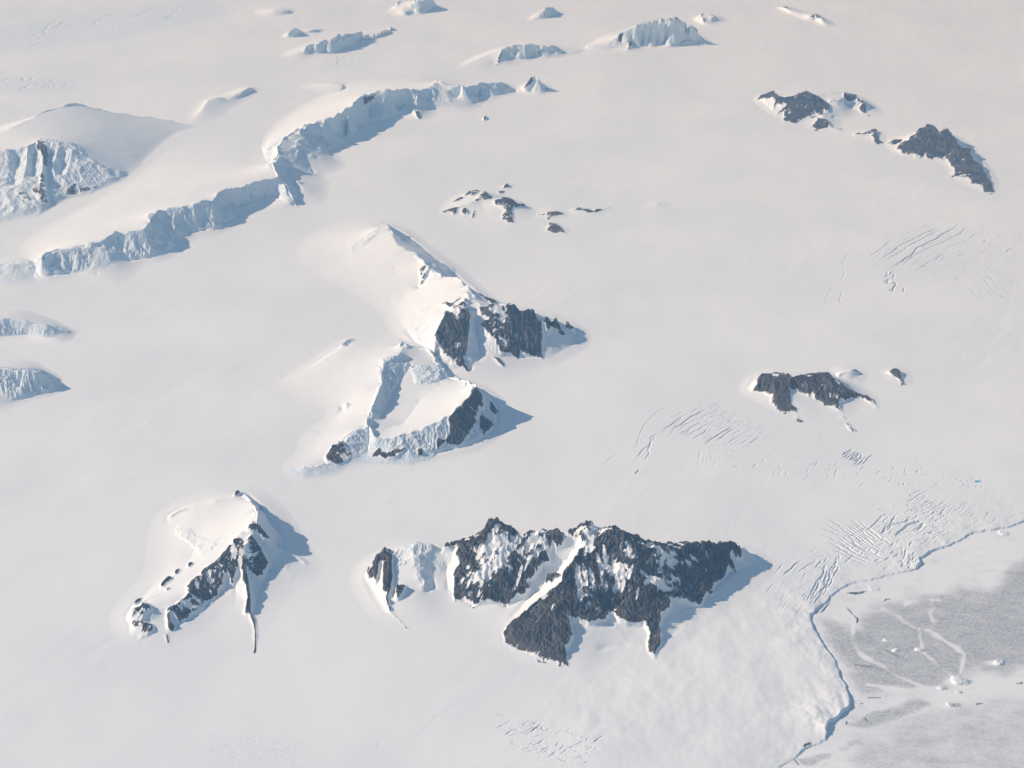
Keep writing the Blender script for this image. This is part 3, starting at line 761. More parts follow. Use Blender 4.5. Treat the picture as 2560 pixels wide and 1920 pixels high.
mountain('rock_outcrop', 'thin dark rock strip right of the brown strip, trailing toward the right', 'rock outcrop',
    ('z0', [(1220, 460), (1250, 444), (1285, 448), (1335, 440), (1330, 452), (1290, 462), (1250, 464)]), zl('z0', [(1232, 456, 15), (1252, 449, 55), (1282, 454, 45), (1322, 445, 10)]),
    rocks=[dict(p=('z0', [(1232, 455), (1250, 447), (1280, 453), (1322, 444), (1302, 455), (1275, 460), (1245, 458)]), snow=.1, rag=1.1)], dx=10, seed=7, gully=.4, softness=5, group='small rock outcrops on the snow')
mountain('snow_hump', 'tiny blue shaded snow hump far right of the arched knoll', 'snow hump',
    ('z0', [(1395, 445), (1410, 434), (1445, 432), (1455, 440), (1430, 448)]), zl('z0', [(1404, 442, 20), (1420, 437, 60), (1440, 437, 30)]), dx=12, seed=8, icy=.5, softness=5)
mountain('rock_outcrop', 'tiny lone brown rock in the snow below the far pyramid peak', 'rock outcrop',
    ('z5', [(1560, 400), (1565, 355), (1590, 350), (1610, 370), (1590, 405)]), zl('z5', [(1575, 390, 15), (1575, 370, 60), (1588, 360, 50), (1600, 368, 10)]),
    rocks=[dict(p=('z5', [(1570, 395), (1570, 365), (1590, 355), (1595, 365), (1582, 380)]), snow=.1, brown=.5, rag=.2)], dx=10, seed=9, gully=.4, softness=5, group='small rock outcrops on the snow')

# E: the long ice escarpment
mountain('ice_escarpment', 'lower half of the long blue shaded ice escarpment, stepped cliffs at the left', 'ice cliff',
    ('z4', [(200, 1300), (120, 1230), (180, 1150), (330, 1060), (480, 980), (660, 880), (870, 760), (1000, 620), (1250, 430), (1500, 340), (1700, 290), (1880, 560), (1960, 740), (1990, 860), (1900, 990), (1750, 940), (1600, 970), (1480, 1090), (1440, 1150),
            (1310, 1145), (1170, 1210), (1130, 1275), (1010, 1315), (900, 1330), (880, 1450), (700, 1475), (600, 1430), (440, 1400), (380, 1430), (300, 1470)]),
    zl('z4',
       [(275, 1290, 320), (285, 1265, 340), (330, 1240, 350), (480, 1200, 370), (640, 1165, 400), (700, 1130, 420), (830, 1105, 430), (930, 1100, 440), (975, 1060, 470), (978, 985, 490), (1080, 945, 480), (1250, 925, 460), (1390, 900, 440),
        (1430, 850, 430), (1560, 820, 390), (1720, 780, 330), (1830, 760, 330), (1800, 700, 420), (1780, 660, 460), (1840, 610, 470)],
       [(315, 1440, 6), (380, 1405, 20), (440, 1385, 12), (620, 1400, 25), (690, 1420, 25)],
       [(640, 1165, 400), (690, 1230, 270), (730, 1310, 120), (800, 1370, 40), (860, 1440, 2)],
       [(730, 1310, 120), (660, 1390, 50), (625, 1422, 12)],
       [(770, 1160, 300), (830, 1270, 100), (880, 1310, 15)],
       [(940, 1102, 440), (1000, 1140, 290), (1050, 1200, 140), (1105, 1255, 3)],
       [(1000, 1290, 10), (900, 1300, 15)],
       [(1085, 960, 450), (1120, 1050, 260), (1155, 1180, 8)],
       [(1300, 1110, 12), (1230, 1130, 15)],
       [(1390, 905, 430), (1400, 980, 270), (1420, 1100, 12), (1430, 1125, 3)],
       [(1440, 880, 400), (1480, 980, 150), (1475, 1060, 10)],
       [(1565, 945, 15), (1690, 905, 12), (1780, 880, 10), (1845, 885, 6)],
       [(1620, 820, 360), (1650, 900, 25)],
       [(440, 1212, 362), (432, 1290, 220), (422, 1350, 100), (412, 1392, 15)], [(560, 1182, 385), (548, 1260, 260), (530, 1330, 120), (515, 1388, 15)], [(600, 1172, 392), (620, 1290, 190), (640, 1395, 15)],
       [(860, 1104, 432), (890, 1190, 250), (915, 1290, 15)], [(330, 1250, 345), (340, 1330, 150), (350, 1410, 10)],
       [(1200, 935, 470), (1225, 1020, 270), (1250, 1115, 12)], [(1320, 915, 452), (1335, 1000, 240), (1350, 1105, 12)], [(1270, 925, 460), (1285, 1020, 250), (1295, 1110, 12)],
       [(1490, 838, 410), (1510, 900, 200), (1530, 950, 30)], [(1760, 772, 330), (1750, 830, 170), (1745, 882, 12)],
       [(1870, 785, 300), (1900, 850, 190), (1960, 930, 50), (2000, 950, 3)]),
    dx=14.0, seed=10, icy=1.0, gully=1.3, rough=.75, crag=1.0, jag=.09)
mountain('ice_escarpment', 'upper half of the blue ice escarpment, shaded bowl and a sharp snow fin', 'ice cliff',
    ('z5', [(60, 730), (20, 600), (150, 400), (330, 280), (520, 180), (700, 110), (900, 90), (1200, 80), (1280, 95), (1450, 130), (1600, 105), (1720, 110), (1810, 170), (1780, 200), (1720, 215), (1620, 255), (1550, 260), (1510, 325), (1420, 350),
            (1210, 350), (1140, 410), (1000, 350), (920, 415), (790, 425), (740, 445), (650, 540), (560, 570), (520, 620), (620, 720), (570, 740), (450, 770), (520, 860), (470, 890), (500, 975), (380, 1005), (250, 930), (180, 800)]),
    zl('z5',
       [(90, 700, 340), (150, 640, 430), (150, 580, 480), (200, 505, 520), (300, 455, 530), (400, 405, 540), (440, 378, 540), (530, 376, 540), (600, 332, 510), (670, 292, 520), (700, 252, 530), (760, 206, 560), (860, 176, 590), (900, 186, 580), (1000, 180, 500),
        (1150, 178, 420), (1220, 150, 400), (1250, 106, 420), (1330, 150, 350), (1430, 160, 340), (1510, 152, 290), (1590, 132, 290), (1690, 126, 240), (1770, 165, 40), (1795, 178, 3)],
       [(470, 418, 480), (440, 500, 280), (480, 560, 130), (500, 612, 10)],
       [(280, 520, 470), (330, 620, 260), (410, 760, 6)],
       [(250, 560, 430), (390, 630, 220), (500, 660, 110), (588, 720, 3)],
       [(120, 690, 340), (230, 760, 200), (360, 800, 90), (500, 856, 3)],
       [(190, 825, 200), (230, 870, 150), (300, 960, 50), (375, 992, 3)],
       [(290, 800, 190), (350, 880, 90), (470, 968, 3)],
       [(630, 350, 480), (640, 390, 380), (690, 420, 120), (730, 432, 10)],
       [(640, 470, 12), (600, 520, 10), (560, 500, 80)],
       [(790, 300, 250), (780, 410, 12), (900, 397, 12)],
       [(905, 190, 570), (935, 260, 330), (925, 340, 90), (925, 395, 6)],
       [(1110, 185, 430), (1110, 300, 160), (1130, 390, 8)],
       [(1000, 315, 15), (960, 330, 20)], [(960, 184, 530), (990, 240, 300), (1010, 312, 12)], [(1040, 180, 475), (1050, 260, 220), (1060, 345, 12)], [(1180, 172, 405), (1190, 240, 200), (1200, 325, 12)],
       [(1210, 325, 10), (1300, 322, 12), (1400, 330, 5)],
       [(1250, 106, 420), (1310, 200, 270), (1360, 260, 140), (1412, 322, 4)],
       [(1430, 162, 340), (1445, 235, 160), (1500, 305, 4)],
       [(1380, 240, 90), (1420, 200, 160)],
       [(1585, 134, 290), (1600, 190, 120), (1608, 240, 4)],
       [(1535, 235, 10), (1550, 200, 60)]),
    rocks=[dict(p=('z5', [(740, 240), (860, 205), (900, 220), (880, 250), (800, 260), (750, 290)]), snow=.42, rag=.6, name='rock_outcrop'),
           dict(p=('z5', [(1100, 325), (1120, 320), (1145, 370), (1135, 392), (1110, 370)]), snow=.15, rag=.3, name='rock_outcrop'),
           dict(p=('z5', [(265, 610), (300, 600), (305, 640), (280, 655)]), snow=.25, rag=.4, name='rock_outcrop')],
    dx=14.0, seed=11, icy=1.0, gully=1.2, rough=.7, crag=1.0, jag=.10)
mountain('pyramid_peak', 'small white pyramid peak standing alone at the right end of the blue escarpment', 'mountain',
    ('z5', [(1805, 195), (1850, 130), (1920, 80), (1980, 120), (2060, 190), (1980, 215), (1880, 215)]),
    zl('z5', [(1830, 182, 15), (1880, 130, 220), (1900, 112, 300), (1925, 88, 360), (1950, 106, 320), (1990, 150, 140), (2022, 186, 8)], [(1925, 90, 360), (1915, 150, 150), (1900, 198, 8)], [(1995, 150, 140), (2000, 185, 20)]),
    rocks=[dict(p=('z5', [(1845, 170), (1880, 130), (1910, 95), (1915, 125), (1870, 185)]), snow=.33, rag=.5, name='rock_face'), dict(p=('z5', [(2000, 150), (2025, 185), (2005, 180)]), snow=.25, rag=.4, name='rock_outcrop')],
    dx=14.0, seed=12, icy=.7)

# F: the white dome with the fluted face
mountain('snow_dome', 'big smooth white dome at the left edge above a fluted, brown streaked face', 'mountain',
    ('z4', [(-420, 1260), (0, 1065), (240, 1010), (440, 895), (620, 865), (760, 805), (880, 715), (1000, 570), (1150, 455), (1300, 412), (1100, 372), (900, 350), (700, 330), (500, 300), (200, 350), (-200, 460), (-500, 700)]),
    zl('z4', [(-300, 470, 480), (0, 450, 560), (100, 400, 620), (300, 312, 660), (500, 262, 660), (700, 312, 470), (1000, 352, 210), (1240, 397, 36), (1290, 411, 3)],
       [(-350, 620, 560), (0, 572, 600), (90, 560, 600), (180, 542, 620), (260, 492, 660), (370, 502, 630), (480, 522, 550), (560, 600, 390), (620, 670, 260), (700, 682, 200), (850, 707, 5)],
       [(-350, 1180, 10), (0, 1030, 25), (240, 990, 20), (300, 955, 25), (430, 880, 20), (600, 850, 15), (740, 790, 8)],
       [(60, 580, 590), (60, 700, 380), (30, 850, 230)], [(180, 560, 600), (170, 700, 400), (130, 850, 220), (120, 950, 90)], [(290, 510, 640), (280, 680, 400), (260, 850, 200), (250, 970, 30)],
       [(390, 520, 610), (350, 680, 350), (380, 820, 120)], [(480, 560, 520), (430, 760, 210), (440, 860, 40)], [(570, 640, 350), (560, 760, 140), (580, 845, 20)],
       [(230, 600, 430), (220, 760, 220)], [(330, 600, 430), (310, 800, 160)], [(120, 620, 430), (90, 800, 220)], [(430, 600, 400), (400, 740, 190)]),
    rocks=[dict(p=('z4', [(240, 500), (300, 495), (330, 560), (320, 690), (290, 680), (270, 590), (240, 560)]), snow=.45, brown=.9, rag=1.0),
           dict(p=('z4', [(240, 740), (320, 730), (300, 830), (330, 930), (245, 1000), (250, 880), (210, 830)]), snow=.45, brown=.9, rag=1.0),
           dict(p=('z4', [(90, 830), (150, 835), (210, 900), (180, 910), (130, 870)]), snow=.45, brown=.9, rag=.7, name='rock_outcrop'),
           dict(p=('z4', [(420, 880), (440, 820), (500, 780), (500, 870)]), snow=.45, brown=.9, rag=.7, name='rock_outcrop'),
           dict(p=('z4', [(500, 870), (550, 800), (680, 790), (600, 850)]), snow=.45, brown=.9, rag=.7, name='rock_outcrop')],
    dx=12.0, seed=13, icy=.7, gully=2.2, rough=1.0, crag=1.3, jag=.015, drift=60, icepoly=[('z4', [(-300, 600), (0, 570), (180, 545), (260, 490), (480, 520), (570, 600), (700, 690), (850, 705), (740, 790), (600, 850), (430, 890), (300, 960), (0, 1040), (-300, 1150)], .6)])
mountain('snow_swell', 'low white snow swell with a short bright crest behind the big dome', 'mountain',
    ('z4', [(1210, 400), (1320, 280), (1380, 190), (1480, 200), (1570, 150), (1660, 130), (1700, 160), (1560, 260), (1480, 330), (1350, 390)]),
    zl('z4', [(1235, 390, 12), (1340, 285, 110), (1370, 232, 150), (1440, 215, 160), (1485, 240, 90), (1500, 235, 80), (1560, 188, 130), (1640, 150, 140), (1660, 148, 20)], [(1400, 320, 45), (1480, 255, 60)]), dx=20.0, seed=14, icy=.6)

# G: two shaded bluffs at the left edge
mountain('ice_bluff', 'small blue shaded ice bluff at the left edge, the upper of two', 'ice cliff',
    ('z0', [(-120, 760), (-120, 670), (0, 668), (60, 670), (120, 695), (165, 716), (150, 745), (80, 745), (0, 745)]),
    zl('z0', [(-100, 688, 240), (0, 688, 260), (30, 690, 250), (70, 700, 190), (100, 704, 180), (148, 714, 60)], [(-100, 740, 5), (0, 730, 10), (60, 724, 10), (115, 740, 6)], [(20, 695, 210), (25, 728, 8)]), dx=11.0, drift=60, seed=15, icy=1.0, softness=8)
mountain('ice_bluff', 'larger blue shaded ice bluff at the left edge, the lower of two', 'ice cliff',
    ('z0', [(-150, 900), (-150, 770), (0, 772), (70, 780), (125, 810), (140, 850), (60, 880), (0, 900)]),
    zl('z0', [(-120, 796, 360), (0, 796, 370), (60, 802, 330), (95, 812, 230), (110, 830, 70)], [(-120, 890, 10), (0, 884, 12), (55, 862, 14), (118, 848, 8)], [(40, 806, 320), (42, 835, 130)], [(75, 812, 270), (85, 850, 20)]), drift=60, dx=10.0, seed=16, icy=1.0, softness=8, gully=1.5)
mountain('ice_bluff', 'white broken ice slope left of the lower end of the long escarpment', 'ice cliff',
    ('z4', [(-100, 1300), (60, 1260), (200, 1275), (280, 1330), (280, 1440), (160, 1490), (-100, 1480)]),
    zl('z4', [(-80, 1330, 110), (60, 1330, 120), (200, 1300, 110), (240, 1320, 90)], [(-80, 1460, 10), (120, 1470, 10), (260, 1420, 12)]), dx=12.0, seed=17, icy=1.0, softness=10, icepoly=[('z4', [(-60, 1330), (180, 1280), (260, 1350), (240, 1430), (60, 1460), (-60, 1450)], .6)])

# H: the two dark nunataks at upper right
mountain('dark_nunatak', 'dark nunatak at upper right with blue ice slope beside its broad rock wall', 'mountain',
    ('z6', [(130, 155), (180, 105), (280, 75), (420, 70), (520, 65), (660, 75), (820, 82), (960, 140), (1040, 200), (1130, 262), (1020, 290), (900, 265), (800, 300), (740, 350), (840, 392), (700, 390), (600, 392), (525, 365), (500, 315), (420, 345), (330, 325), (280, 275), (240, 220)]),
    zl('z6', [(150, 148, 6), (200, 115, 110), (280, 92, 210), (340, 130, 240), (420, 125, 270), (500, 100, 330), (520, 88, 350), (560, 110, 330), (620, 130, 290), (690, 172, 210)],
       [(560, 100, 330), (660, 95, 320), (760, 100, 310), (820, 100, 300), (880, 120, 260), (940, 155, 190), (960, 200, 110), (1000, 262, 5)], [(345, 310, 6), (420, 333, 4), (500, 297, 25), (580, 265, 60), (650, 225, 110)],
       [(690, 180, 205), (640, 270, 110), (650, 290, 110), (690, 330, 70), (740, 360, 30), (815, 382, 3)], [(540, 352, 6), (600, 376, 4), (700, 374, 5)], [(720, 285, 15), (780, 285, 10)], [(700, 140, 290), (800, 130, 290)],
       [(840, 190, 90), (900, 240, 30)], [(280, 205, 80), (300, 262, 12)]),
    rocks=[dict(p=('z6', [(148, 150), (200, 112), (280, 86), (300, 106), (340, 128), (420, 118), (470, 100), (520, 80), (560, 100), (620, 125), (690, 172), (695, 225), (650, 230), (640, 260), (600, 265), (540, 292), (490, 297), (430, 335), (400, 315), (345, 312),
                          (350, 240), (290, 265), (330, 220), (360, 190), (310, 185), (280, 205), (290, 150), (270, 135), (220, 140)]), snow=.05, rag=1.1, label='broad dark rock wall under the flat summit'),
           dict(p=('z6', [(533, 352), (580, 320), (600, 280), (660, 285), (700, 335), (730, 352), (790, 362), (822, 383), (760, 383), (720, 373), (660, 382), (590, 380)]), snow=.02, rag=1.1, name='rock_outcrop', label='dark rock knob at the foot of the wall'),
           dict(p=('z6', [(790, 102), (820, 95), (880, 112), (915, 148), (945, 150), (968, 205), (963, 245), (930, 242), (905, 210), (925, 180), (890, 150), (860, 165), (830, 165), (800, 150)]), snow=.05, rag=1.1, name='rock_outcrop', label='curved rock band on the right shoulder'),
           dict(p=('z6', [(955, 262), (975, 252), (1000, 262), (975, 268)]), snow=.05, rag=.9, name='rock_outcrop')],
    dx=11.0, seed=18, icy=.9, gully=1.2)
mountain('dark_nunatak', 'dark double peaked nunatak near the right edge, rock tail running down right', 'mountain',
    ('z6', [(1090, 480), (1110, 440), (1220, 420), (1300, 400), (1360, 360), (1430, 345), (1500, 360), (1570, 370), (1640, 420), (1720, 490), (1800, 580), (1870, 670), (1930, 780), (1960, 850), (1890, 865), (1810, 850), (1780, 815), (1690, 795), (1620, 755), (1570, 720), (1575, 660),
            (1540, 615), (1440, 615), (1330, 605), (1210, 575), (1160, 535)]),
    zl('z6', [(1120, 470, 15), (1220, 440, 80), (1240, 462, 100), (1300, 420, 190), (1320, 420, 210), (1360, 372, 340), (1430, 340, 430), (1480, 360, 410), (1505, 396, 340), (1520, 376, 380), (1560, 370, 390), (1620, 440, 310), (1680, 510, 240), (1730, 518, 220), (1760, 580, 160),
              (1830, 660, 110), (1870, 740, 70), (1925, 832, 4)],
       [(1430, 345, 420), (1420, 450, 200), (1400, 560, 20)], [(1560, 375, 385), (1530, 480, 190), (1545, 590, 10)], [(1170, 520, 15), (1220, 560, 6), (1340, 588, 4), (1450, 595, 5), (1550, 592, 12), (1600, 650, 25), (1590, 712, 6), (1650, 738, 8), (1710, 778, 5), (1820, 825, 4)],
       [(1650, 480, 270), (1660, 600, 90)], [(1300, 425, 190), (1230, 550, 12)], [(1505, 400, 330), (1480, 500, 130), (1440, 590, 6)]),
    rocks=[dict(p=('z6', [(1172, 520), (1200, 480), (1240, 460), (1280, 448), (1290, 415), (1320, 412), (1340, 385), (1430, 332), (1480, 352), (1505, 392), (1515, 370), (1560, 362), (1620, 435), (1680, 505), (1730, 510), (1750, 570), (1830, 655), (1870, 738), (1927, 832), (1895, 847),
                          (1820, 827), (1820, 802), (1710, 782), (1740, 740), (1650, 740), (1590, 717), (1610, 660), (1590, 640), (1550, 592), (1450, 594), (1420, 592), (1400, 550), (1380, 572), (1340, 590), (1310, 550), (1260, 557), (1220, 562), (1210, 530)]), snow=.04, rag=1.1,
                label='dark double rock peak with snow tongues along its foot'),
           dict(p=('z6', [(1120, 470), (1170, 440), (1230, 440), (1220, 465), (1150, 480)]), snow=.05, rag=.9, name='rock_outcrop')],
    dx=11.0, seed=19, gully=1.2)
mountain('rock_outcrop', 'thin hooked dark rock chain on the snow between the two upper right nunataks', 'rock outcrop',
    ('z6', [(845, 410), (870, 378), (1010, 358), (1060, 360), (1080, 430), (1130, 465), (1080, 490), (1000, 480), (975, 420), (900, 422)]),
    zl('z6', [(862, 406, 10), (900, 392, 45), (1000, 378, 70), (1030, 368, 75), (1042, 400, 60), (1045, 440, 35), (1110, 466, 8)]),
    rocks=[dict(p=('z6', [(858, 406), (890, 386), (950, 388), (1010, 366), (1042, 368), (1047, 410), (1062, 445), (1112, 466), (1050, 480), (1003, 450), (1000, 410), (1020, 390), (960, 406), (900, 416)]), snow=.08, brown=.3, rag=.9)],
    dx=10.0, seed=20, gully=.5, softness=6, group='small rock outcrops on the snow')

# I: the flat topped grey nunatak at right
mountain('grey_nunatak', 'flat topped grey nunatak at the right, three lobed rock face above crevasses', 'mountain',
    ('z8', [(780, 210), (820, 130), (870, 95), (1000, 92), (1130, 95), (1230, 90), (1300, 120), (1370, 180), (1430, 225), (1510, 295), (1450, 310), (1380, 260), (1330, 290), (1390, 420), (1320, 430), (1270, 360), (1180, 320), (1110, 385), (1030, 370), (1020, 335), (940, 330), (890, 270), (820, 240)]),
    zl('z8', [(812, 200, 30), (845, 150, 150), (865, 122, 240), (935, 118, 270), (1010, 118, 270), (1060, 125, 265), (1130, 120, 270), (1195, 112, 270), (1250, 146, 210), (1320, 190, 130), (1400, 225, 70), (1440, 250, 40), (1480, 292, 3)],
       [(825, 208, 20), (910, 225, 50), (915, 262, 20), (960, 308, 4), (1045, 316, 3)], [(1008, 125, 260), (1012, 190, 140), (1040, 300, 15), (1075, 355, 4)], [(1020, 190, 100), (1060, 207, 90), (1130, 225, 80), (1165, 250, 40), (1230, 295, 12), (1285, 316, 6)],
       [(1195, 120, 265), (1245, 200, 140), (1280, 312, 8), (1320, 390, 20), (1350, 410, 4)], [(1300, 262, 25), (1340, 232, 45), (1400, 236, 40)], [(1100, 130, 260), (1110, 215, 110)], [(935, 122, 265), (940, 220, 90)]),
    rocks=[dict(p=('z8', [(860, 120), (935, 112), (1010, 112), (1018, 132), (1060, 120), (1130, 114), (1195, 106), (1250, 143), (1320, 188), (1350, 208), (1400, 223), (1440, 248), (1480, 291), (1450, 290), (1425, 257), (1395, 237), (1365, 232), (1330, 236), (1300, 264), (1270, 242), (1258, 232),
                          (1275, 280), (1287, 316), (1250, 306), (1210, 282), (1165, 252), (1135, 236), (1140, 216), (1110, 221), (1060, 206), (1020, 196), (1015, 260), (1052, 292), (1045, 317), (990, 319), (950, 306), (910, 256), (920, 226), (880, 209), (818, 206), (838, 165)]), snow=.03, rag=1.1,
                brown=.35, label='grey brown lobed rock face'),
           dict(p=('z8', [(1043, 310), (1062, 340), (1092, 361), (1055, 360), (1038, 340)]), snow=.05, rag=.9, brown=.3, name='rock_outcrop'),
           dict(p=('z8', [(1272, 318), (1302, 337), (1295, 344), (1273, 336)]), snow=.05, rag=.9, brown=.3, name='rock_outcrop'),
           dict(p=('z8', [(1298, 358), (1327, 375), (1358, 405), (1335, 414), (1315, 396)]), snow=.05, rag=.9, brown=.3, name='rock_outcrop')],
    dx=9.5, seed=21, gully=1.0)
mountain('rock_outcrop', 'dark boot shaped rock alone on the snow right of the flat topped nunatak', 'rock outcrop',
    ('z8', [(1480, 105), (1540, 70), (1590, 90), (1610, 130), (1640, 175), (1580, 185), (1540, 140), (1500, 118)]),
    zl('z8', [(1500, 102, 20), (1550, 90, 70), (1575, 102, 75), (1587, 132, 45), (1605, 166, 8)], [(1545, 128, 8), (1570, 150, 6)]),
    rocks=[dict(p=('z8', [(1498, 100), (1550, 86), (1577, 98), (1587, 130), (1607, 167), (1580, 170), (1563, 136), (1543, 127), (1518, 112)]), snow=.05, rag=.9)], dx=8.0, seed=22, gully=.5, softness=6, group='small rock outcrops on the snow')
mountain('snow_hump', 'shaded snow step with a small dark rock behind the flat topped nunatak', 'snow hump',
    ('z8', [(1220, 105), (1280, 80), (1380, 85), (1400, 110), (1350, 150), (1345, 200), (1290, 160), (1250, 130)]),
    zl('z8', [(1255, 118, 80), (1285, 100, 100), (1325, 92, 100), (1375, 100, 25)], [(1262, 120, 80), (1300, 155, 40), (1330, 188, 4)]),
    rocks=[dict(p=('z8', [(1322, 96), (1350, 90), (1374, 101), (1345, 109)]), snow=.05, rag=.9, name='rock_outcrop')], dx=10.0, seed=23, softness=6)

# J: far peaks along the top
mountain('far_peak', 'large far white peak near the top edge, shaded blue flutes on its face', 'mountain',
    ('z7', [(1270, 172), (1330, 130), (1400, 105), (1470, 75), (1560, 55), (1650, 70), (1700, 100), (1740, 160), (1690, 170), (1640, 150), (1570, 180), (1500, 185), (1430, 195), (1390, 175), (1300, 180)]),
    zl('z7', [(1290, 162, 70), (1340, 146, 150), (1400, 128, 270), (1420, 114, 370), (1470, 87, 590), (1550, 69, 720), (1600, 69, 700), (1640, 84, 590), (1680, 106, 400), (1690, 130, 180), (1720, 158, 4)],
       [(1400, 130, 260), (1405, 160, 20)], [(1465, 92, 560), (1445, 140, 190), (1432, 184, 4)], [(1530, 75, 680), (1515, 120, 280), (1500, 166, 12)], [(1562, 72, 710), (1560, 115, 330), (1565, 155, 12)], [(1440, 165, 15), (1520, 172, 6), (1600, 140, 40), (1640, 125, 60), (1660, 140, 20), (1690, 162, 4)],
       [(1490, 120, 200), (1480, 165, 8)], [(1540, 120, 200), (1535, 165, 8)]),
    rocks=[dict(p=('z7', [(1425, 182), (1435, 145), (1462, 155), (1445, 165), (1438, 184)]), snow=.2, rag=.4, name='rock_outcrop'), dict(p=('z7', [(1680, 150), (1722, 159), (1690, 163)]), snow=.1, rag=.4, name='rock_outcrop'),
           dict(p=('z7', [(1395, 130), (1418, 118), (1408, 160), (1398, 150)]), snow=.3, rag=.4, name='rock_outcrop')], dx=20.0, seed=24, drift=75, icy=.8, gully=1.2, crag=.9)
mountain('far_peak', 'far ridge of blue shaded buttresses just left of the large far peak', 'mountain',
    ('z7', [(790, 250), (880, 200), (960, 170), (1040, 150), (1120, 145), (1190, 155), (1290, 168), (1250, 195), (1170, 205), (1100, 215), (1060, 230), (960, 250), (880, 258)]),
    zl('z7', [(820, 243, 4), (880, 214, 90), (940, 189, 200), (990, 170, 300), (1030, 161, 340), (1070, 156, 350), (1110, 164, 280), (1165, 161, 250), (1200, 178, 70), (1250, 181, 50), (1280, 174, 10)],
       [(985, 175, 290), (962, 233, 4)], [(1025, 165, 330), (1030, 205, 15)], [(1068, 160, 340), (1068, 212, 8)], [(1110, 168, 270), (1100, 200, 10)], [(1160, 165, 240), (1165, 195, 8)], [(1000, 210, 30), (1050, 214, 12), (1085, 205, 20), (1130, 192, 20)]),
    rocks=[dict(p=('z7', [(958, 233), (972, 205), (985, 178), (985, 200), (972, 234)]), snow=.25, rag=.4, name='rock_outcrop')], dx=20.0, seed=25, drift=75, icy=.8, gully=1.1, crag=.8)
mountain('far_peak', 'small rounded blue knob on the far snow right of the large far peak', 'mountain',
    ('z7', [(1660, 70), (1700, 35), (1760, 45), (1790, 80), (1720, 100)]), zl('z7', [(1690, 55, 160), (1715, 44, 210), (1738, 62, 130)], [(1695, 60, 150), (1710, 90, 8)], [(1735, 80, 8), (1755, 80, 6)]), dx=20.0, seed=26, drift=75, icy=1.0, softness=8)
mountain('far_peak', 'long thin far ridge climbing right at upper left, blue shaded along its right side', 'mountain',
    ('z7', [(180, 205), (290, 150), (380, 120), (500, 95), (585, 70), (620, 100), (520, 130), (450, 165), (370, 200), (240, 215)]),
    zl('z7', [(205, 200, 6), (300, 166, 200), (380, 140, 320), (410, 128, 340), (470, 116, 290), (540, 102, 260), (578, 86, 270), (598, 96, 60)], [(300, 190, 25), (345, 190, 20), (440, 155, 15), (510, 122, 20), (590, 100, 6)], [(380, 145, 310), (355, 185, 20)], [(330, 160, 250), (310, 188, 20)],
       [(410, 132, 330), (440, 152, 20)]), dx=22.0, seed=27, drift=75, icy=1.0, gully=1.5)
mountain('far_peak', 'tiny twin tipped far peak left of the thin far ridge', 'mountain',
    ('z7', [(200, 135), (245, 95), (330, 95), (365, 108), (300, 118), (230, 135)]), zl('z7', [(218, 128, 30), (245, 104, 200), (262, 108, 150), (280, 112, 40), (318, 102, 110), (350, 105, 20)]), dx=20.0, seed=28, drift=75, icy=1.0, softness=8)
mountain('far_peak', 'blue shaded far peak cut by the top edge of the picture, left of centre', 'mountain',
    ('z7', [(560, 50), (620, 15), (640, -25), (760, -30), (770, 20), (720, 45), (690, 65), (640, 60)]), zl('z7', [(600, 35, 30), (640, 33, 170), (668, 38, 90), (690, 6, 320), (715, -2, 350), (742, 6, 240), (750, 16, 20)], [(668, 50, 8), (700, 25, 15), (740, 18, 8)], [(660, 58, 4), (640, 40, 130)],
       [(615, 8, 200), (640, 2, 200), (690, 4, 320)]), dx=24.0, seed=29, drift=75, icy=1.0)
mountain('far_peak', 'small lone far peak near the top edge above the pyramid peak', 'mountain',
    ('z7', [(1065, 82), (1110, 35), (1140, 15), (1185, 22), (1190, 45), (1130, 70)]), zl('z7', [(1085, 75, 6), (1115, 44, 150), (1140, 25, 290), (1166, 28, 180), (1176, 36, 10)], [(1140, 28, 280), (1118, 56, 15)], [(1150, 45, 10), (1165, 42, 8)]), dx=22.0, seed=30, drift=75, icy=1.0)
mountain('far_peak', 'thin far rocky ridge dropping right at the upper right near the top edge', 'mountain',
    ('z7', [(1930, 28), (1990, 12), (2060, 38), (2120, 50), (2180, 95), (2120, 98), (2060, 75), (1990, 42)]), zl('z7', [(1955, 28, 12), (1995, 22, 110), (2005, 35, 90), (2050, 48, 70), (2090, 52, 160), (2115, 60, 150), (2132, 80, 80), (2160, 95, 4)], [(2085, 65, 25), (2115, 85, 10)]),
    rocks=[dict(p=('z7', [(2075, 60), (2090, 51), (2116, 58), (2116, 68), (2095, 68)]), snow=.15, rag=.3, name='rock_outcrop'), dict(p=('z7', [(1965, 26), (1992, 21), (2005, 32), (2000, 36)]), snow=.2, rag=.3, name='rock_outcrop')], dx=20.0, seed=31, drift=75, icy=.8)
mountain('snow_swell', 'bright white snow ramp behind the bowl of the upper escarpment', 'mountain',
    ('z5', [(250, 160), (380, 120), (560, 120), (640, 135), (600, 190), (560, 240), (480, 210), (380, 185)]), zl('z5', [(300, 150, 10), (400, 135, 60), (520, 130, 130), (600, 140, 120)], [(600, 150, 110), (560, 210, 20)]), dx=22.0, seed=32, drift=75)
mountain('snow_swell', 'faint white far swell left of the top edge peak', 'mountain',
    ('z7', [(90, 40), (160, 15), (240, 20), (260, 40), (200, 60), (120, 58)]), zl('z7', [(120, 45, 20), (180, 28, 160), (230, 34, 110)]), dx=26.0, seed=33, drift=75, icy=.5)
# ------------------------------------------------------------------ crevasses and cracks
CRACKS = []     # (field key, xy polyline, width m, depth m)
rng = np.random.default_rng(7)

